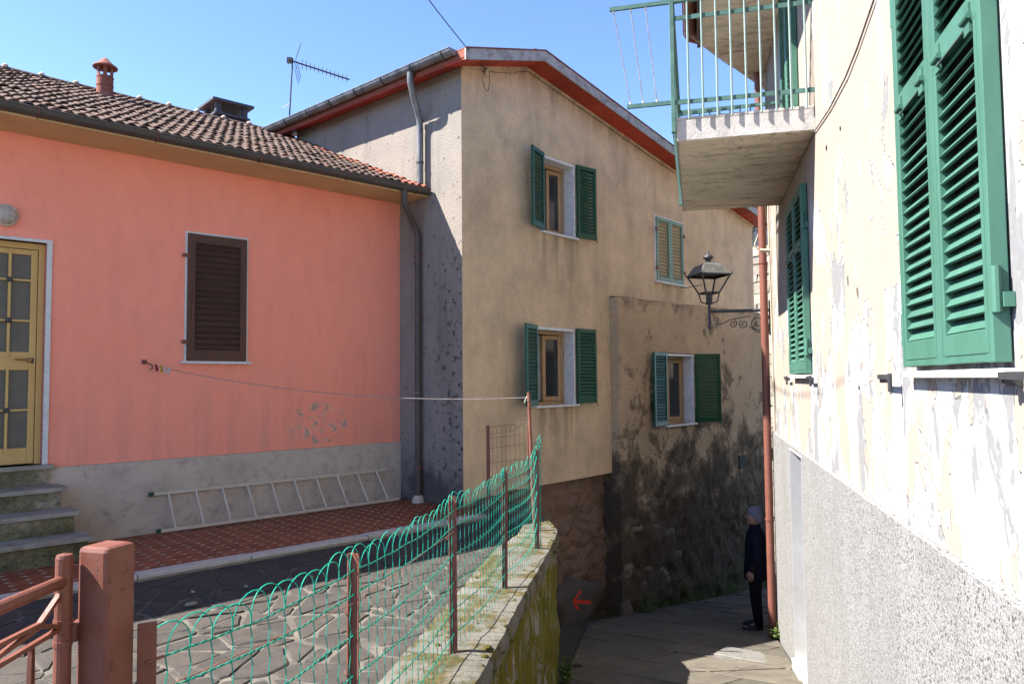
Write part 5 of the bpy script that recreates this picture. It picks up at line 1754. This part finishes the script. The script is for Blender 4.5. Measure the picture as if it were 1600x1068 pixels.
# ------------------------------------------------------------------ gate and gate post
gpst = empty('gate_post', (-1.005, 1.855, .0))
tag(gpst, 'square terracotta-painted gate post with rounded cap', 'post')
s = .046
MB().box(-s, s, -s, s, -.05, 1.205).build('shaft', MAT['terracotta'], gpst, (0, 0, 0), (0, 0, radians(-16.6)), bevel=.012)
fl = MB().box(-.006, .006, -.022, .022, -.05, 1.0).build('fixing_strip', MAT['terracotta'], gpst, (.082, .040, 0), (0, 0, radians(-60)), bevel=.002)
MB().tube([(.06, .05, .90), (.09, .03, .905), (.115, .06, .91), (.085, .055, .90)], .004, 5).build('wire_wrap', MAT['rust'], gpst)
gt = empty('iron_gate', (-1.078, 1.80, 0.0), radians(-92))
tag(gt, 'terracotta-painted iron gate with diagonal bars beside the square post', 'gate')
MB().tube([(0, 0, .0), (0, 0, 1.185)], .019, 14).build('hinge_stile', MAT['terracotta'], gt)
MB().lathe([(.0195, 1.184), (.017, 1.192), (0, 1.196)], 14).build('stile_cap', MAT['terracotta'], gt)
for z in (1.035, .985): MB().lathe([(.0215, z - .006), (.0215, z + .006)], 14).build('hinge_ring', MAT['terracotta'], gt)
MB().box(-.05, .0, .012, .030, .985, 1.025).build('hinge_bracket', MAT['terracotta'], gt, (0, 0, 0), (0, 0, radians(10)))
MB().tube([(.0, 0, 1.130), (1.05, 0, 1.130)], .0155, 14).build('top_rail', MAT['terracotta'], gt)
MB().tube([(1.05, 0, .0), (1.05, 0, 1.16)], .019, 14).build('free_stile', MAT['terracotta'], gt)
MB().tube([(.0, 0, .12), (1.05, 0, .12)], .016, 12).build('bottom_rail', MAT['terracotta'], gt)
bw, bh = .012, .010
for a, b in (((.01, 1.105), (.085, 1.055)), ((.085, 1.055), (.9, 1.048)), ((.085, 1.052), (.01, 1.025)), ((.01, 1.022), (1.04, .965)), ((.085, 1.050), (.42, 1.00)), ((.42, 1.00), (.62, 1.04))):
    MB().bar((a[0], 0, a[1]), (b[0], 0, b[1]), bw, bh).build('diagonal_bar', MAT['terracotta'], gt)
for x in (.11, .30, .49, .68, .87):
    zt2 = 1.022 - (x - .01) * .055
    for sg in (-1, 1): MB().bar((x, 0, zt2 - .004), (x + sg * .030, 0, .13), .010, .010).build('picket', MAT['terracotta'], gt)

# ------------------------------------------------------------------ manhole, pebbles, weeds
sl = math.atan(.173)
mh = MB()
mh.box(-.33, .33, -.28, .28, -.02, .030)
mo = mh.build('manhole_cover', MAT['steel'], None, (2.55, 8.15, zst(0, 8.15)), (-sl, 0, radians(-30)), bevel=.004)
tag(mo, 'chequered steel inspection cover set in the lane', 'manhole cover')
stud = MB()
for i in range(22):
    for j in range(18):
        x, y = -.31 + i * .0295, -.26 + j * .0306
        g = (i + j) % 2
        a, b = (.010, .0035) if g else (.0035, .010)
        stud.add([(x - a, y, .0305), (x, y - b, .0305), (x + a, y, .0305), (x, y + b, .0305), (x, y, .0345)], [(0, 1, 4), (1, 2, 4), (2, 3, 4), (3, 0, 4)])
tag(stud.build('studs', MAT['steel'], mo), kind='stuff')
pebs = [(-2.27, 5.3, 'pale flat pebble lying alone on the dark paving', .05), (-2.05, 5.75, 'small pebble on the dark paving beyond the flat one', .028), (-1.75, 5.95, 'small pebble in the row nearest the kerb', .03), (-1.62, 6.02, 'tiny pebble at the end of the row near the kerb', .022), (-2.4, 5.62, 'tiny pebble closest to the gate post on the dark paving', .024)]
for x, y, lab, s in pebs:
    o = link('pebble', boulder(s * 1.7, s * .55, s * 1.2, int(x * 100)).mesh('pebble', MAT['stone'], True), None, (x, y, .040 + s * .2), (0, 0, random.uniform(0, 3)))
    tag(o, lab, 'pebble', 'pebbles on the paving')
def weed(loc, r, h, n, label, seed):
    rnd = random.Random(seed)
    e = empty('weed', loc)
    tag(e, label, 'plant')
    lv, stm = MB(), MB()
    for k in range(n):
        g = rnd.uniform(0, 2 * pi)
        rr = r * sqrt(rnd.random())
        b = Vector((cos(g) * rr * .35, sin(g) * rr * .35, 0))
        t = Vector((cos(g) * rr, sin(g) * rr, h * rnd.uniform(.3, 1.0)))
        stm.tube([b, b.lerp(t, .5) + Vector((0, 0, .02)), t], .0018, 3)
        for j in range(4):
            p = b.lerp(t, .35 + .2 * j)
            dx = Vector((rnd.uniform(-1, 1), rnd.uniform(-1, 1), rnd.uniform(-.2, .7))).normalized() * rnd.uniform(.02, .045)
            s_ = dx.cross(Vector((rnd.uniform(-1, 1), rnd.uniform(-1, 1), 1))).normalized() * dx.length * .38
            lv.add([p, p + dx * .5 + s_, p + dx, p + dx * .5 - s_], [(0, 1, 2, 3)])
    lv.build('leaves', MAT['leaf'], e)
    stm.build('stems', MAT['leaf'], e)
weed(wR(9.40, .06, zst(0, wR(9.4, .06, 0).y)), .10, .22, 30, 'small weed at the foot of the salmon downpipe', 1)
weed(wT(3.7, -.20, zst(0, wT(3.7, -.2, 0).y)), .24, .30, 60, 'dark leafy weed at the foot of the eroded wall', 2)
weed(Vector((.47, 7.0, zst(0, 7.0))), .10, .28, 40, 'green weed at the foot of the mossy retaining wall', 3)
weed(wT(.62, -.10, .05), .10, .10, 26, 'low weed on the terrace beneath the beige corner', 4)

# ------------------------------------------------------------------ stone house beyond the lane
shp = Vector((7.3, 23.2, -5.2))
sh = empty('stone_house', shp, radians(-38))
tag(sh, 'rubble stone house at the far end of the lane behind the lantern', 'house')
MB().box(-1.2, 5.0, .10, 5.5, -.5, 12.0).build('wall', MAT['stonegap'], sh)
rs = random.Random(11)
z = 1.2
variants = []
while z < 11.4:
    hh = rs.uniform(.22, .42)
    x = -1.2 + rs.uniform(-.2, 0)
    while x < 2.6:
        l = rs.uniform(.25, .68)
        if rs.random() < .1: l = .85
        if x + l > -1.15:
            b = MB()
            x0, x1 = max(x, -1.2) + .012, x + l - .012
            zz0, zz1 = z + .012, z + hh - .012
            f = rs.uniform(.01, .06)
            j = lambda: rs.uniform(-.02, .02)
            b.hexa([(x0 + j(), .04 - f, zz0 + j()), (x1 + j(), .04 - f + j(), zz0 + j()), (x1, .13, zz0), (x0, .13, zz0), (x0 + .02 + j(), .04 - f, zz1 + j()), (x1 + j(), .04 - f, zz1 + j()), (x1, .13, zz1), (x0, .13, zz1)])
            b.build('stone', MAT['stone'], sh)
        x += l
    z += hh
MB().box(-1.9, 5.6, -.75, 6.2, 12.0, 12.2).build('eaves', MAT['slatechim'], sh)
MB().add([(-2, -.8, 12.2), (5.7, -.8, 12.2), (5.7, 2.8, 13.6), (-2, 2.8, 13.6), (5.7, 6.3, 12.2), (-2, 6.3, 12.2)], [(0, 1, 2, 3), (3, 2, 4, 5), (0, 3, 5), (1, 4, 2)]).build('roof', MAT['tile'], sh)

# ------------------------------------------------------------------ person standing by the corner, back to the camera
PX, PY = 3.215, 10.0
pz = zst(PX, PY) + .018
pe = empty('person', (PX, PY, pz), radians(-108))
tag(pe, 'person with pale hair in a dark coat standing in the shaded lane', 'person')
def skin(name, verts, edges, radii, mat, parent, root=0, sub=1):
    me = bpy.data.meshes.new(name)
    me.from_pydata(verts, edges, [])
    o = link(name, me, parent)
    md = o.modifiers.new('skin', 'SKIN')
    for i, r in enumerate(radii):
        sv = me.skin_vertices[0].data[i]
        sv.radius = r if isinstance(r, tuple) else (r, r)
        sv.use_root = i == root
    md.use_smooth_shade = True
    s_ = o.modifiers.new('sub', 'SUBSURF')
    s_.levels = s_.render_levels = sub
    me.materials.append(mat)
    return o
V_ = [(0, 0, .84), (0, 0, 1.0), (0, .01, 1.18), (0, .01, 1.28), (0, 0, 1.335), (0, -.005, 1.40),
      (.085, 0, .80), (.095, -.015, .46), (.095, .02, .09), (.105, -.08, .04), (.11, -.16, .03),
      (-.085, 0, .80), (-.085, .0, .46), (-.09, .03, .09), (-.10, -.07, .04), (-.11, -.15, .03),
      (.165, .01, 1.25), (.215, .02, 1.03), (.205, -.05, .82), (.20, -.07, .755),
      (-.165, .01, 1.25), (-.215, .02, 1.03), (-.205, -.05, .82), (-.20, -.07, .755)]
E_ = [(0, 1), (1, 2), (2, 3), (3, 4), (4, 5), (0, 6), (6, 7), (7, 8), (8, 9), (9, 10), (0, 11), (11, 12), (12, 13), (13, 14), (14, 15), (3, 16), (16, 17), (17, 18), (18, 19), (3, 20), (20, 21), (21, 22), (22, 23)]
R_ = [(.135, .10), (.125, .095), (.135, .10), (.075, .055), .045, .055, .085, .06, .042, .035, .025, .085, .06, .042, .035, .025, .036, .036, .032, .026, .036, .036, .032, .026]
bodyo = skin('body', V_, E_, R_, MAT['skin'], pe)
hd = MB()
hd.loft([(0, .0, 1.36, .045, .05), (0, -.015, 1.385, .062, .078), (0, -.005, 1.43, .074, .092), (0, .0, 1.48, .078, .098), (0, .005, 1.53, .072, .092), (0, .01, 1.565, .05, .068), (0, .01, 1.585, .012, .02)], 18)
hd.loft([(.0, -.10, 1.445, .012, .014), (0, -.108, 1.455, .012, .016), (0, -.095, 1.485, .008, .012)], 8)
for sx in (-1, 1):
    hd.loft([(sx * .078, .008, 1.435, .006, .010), (sx * .083, .010, 1.46, .008, .020), (sx * .079, .012, 1.49, .005, .014)], 8)
hd.build('head', MAT['skin'], pe, smooth=True)
ey = MB()
for sx in (-1, 1): ey.lathe([(0, -.009), (.008, -.005), (.009, 0), (.008, .005), (0, .009)], 8, (sx * .030, -.088))
ey2 = ey.build('eyes', MAT['shoe'], pe, (0, 0, 1.485))
MB().loft([(0, -.089, 1.408, .020, .006), (0, -.092, 1.414, .024, .007), (0, -.090, 1.420, .018, .005)], 10).build('mouth', MAT['redpaint'], pe)
hr = MB()
hr.loft([(0, .045, 1.385, .055, .050), (0, .035, 1.42, .080, .070), (0, .022, 1.47, .089, .092), (0, .008, 1.52, .090, .104), (0, .008, 1.565, .074, .088), (0, .01, 1.598, .040, .050), (0, .01, 1.605, .01, .012)], 18)
for i_, p_ in enumerate(hr.v):
    f_ = 1 + .10 * noise.noise(Vector((p_[0] * 40, p_[1] * 40, p_[2] * 25)))
    hr.v[i_] = (p_[0] * f_, p_[1] * f_, p_[2])
hr.build('hair', MAT['hair'], pe, smooth=True)
ct_ = MB()
ct_.loft([(0, .0, .66, .205, .150), (0, .0, .72, .203, .150), (0, .0, .88, .188, .142), (0, .0, 1.02, .175, .132), (0, .01, 1.15, .186, .135), (0, .01, 1.24, .190, .122), (0, .01, 1.30, .130, .090), (0, .005, 1.335, .072, .070), (0, .005, 1.365, .066, .066)], 20)
for sx in (-1, 1):
    ct_.tube([(sx * .14, .01, 1.265), (sx * .195, .015, 1.20), (sx * .232, .02, 1.02), (sx * .222, -.04, .83), (sx * .218, -.055, .80)], [.07, .072, .062, .052, .050], 12)
for i_, p_ in enumerate(ct_.v):
    f_ = 1 + .05 * noise.noise(Vector((p_[0] * 9, p_[1] * 9, p_[2] * 4))) + .02 * sin(atan2(p_[1], p_[0]) * 7) * max(0, 1.1 - p_[2])
    ct_.v[i_] = (p_[0] * f_, p_[1] * f_, p_[2])
ct_.build('coat', MAT['coat'], pe, smooth=True)
tr_ = MB()
for sx in (-1, 1):
    tr_.tube([(sx * .085, .0, .82), (sx * .093, -.008, .46), (sx * .093, .022, .10), (sx * .093, .022, .06)], [.098, .076, .058, .060], 12)
tr_.build('trousers', MAT['trouser'], pe, smooth=True)
shm = MB()
for sx in (-1, 1):
    shm.loft([(sx * .10, -.05, .0, .050, .135), (sx * .10, -.05, .03, .050, .135), (sx * .098, -.03, .065, .043, .10), (sx * .095, .02, .09, .036, .048)], 14)
shm.build('shoes', MAT['shoe'], pe, smooth=True)
for sx in (-1, 1):
    hn = MB()
    c0 = Vector((sx * .213, -.062, .765))
    hn.loft([(c0.x, c0.y, .705, .012, .034), (c0.x, c0.y, .73, .014, .040), (c0.x, c0.y, .775, .013, .032), (c0.x, c0.y, .80, .012, .026)], 10)
    for k, ln in enumerate((.062, .070, .066, .052)):
        y = c0.y - .028 + k * .019
        hn.tube([(c0.x, y, .712), (c0.x - sx * .004, y, .712 - ln * .5), (c0.x - sx * .018, y, .712 - ln)], [.0085, .008, .006], 6)
    hn.tube([(c0.x, c0.y - .03, .765), (c0.x - sx * .010, c0.y - .052, .735), (c0.x - sx * .012, c0.y - .056, .705)], [.010, .009, .007], 6)
    hn.build('hand', MAT['skin'], pe, smooth=True)
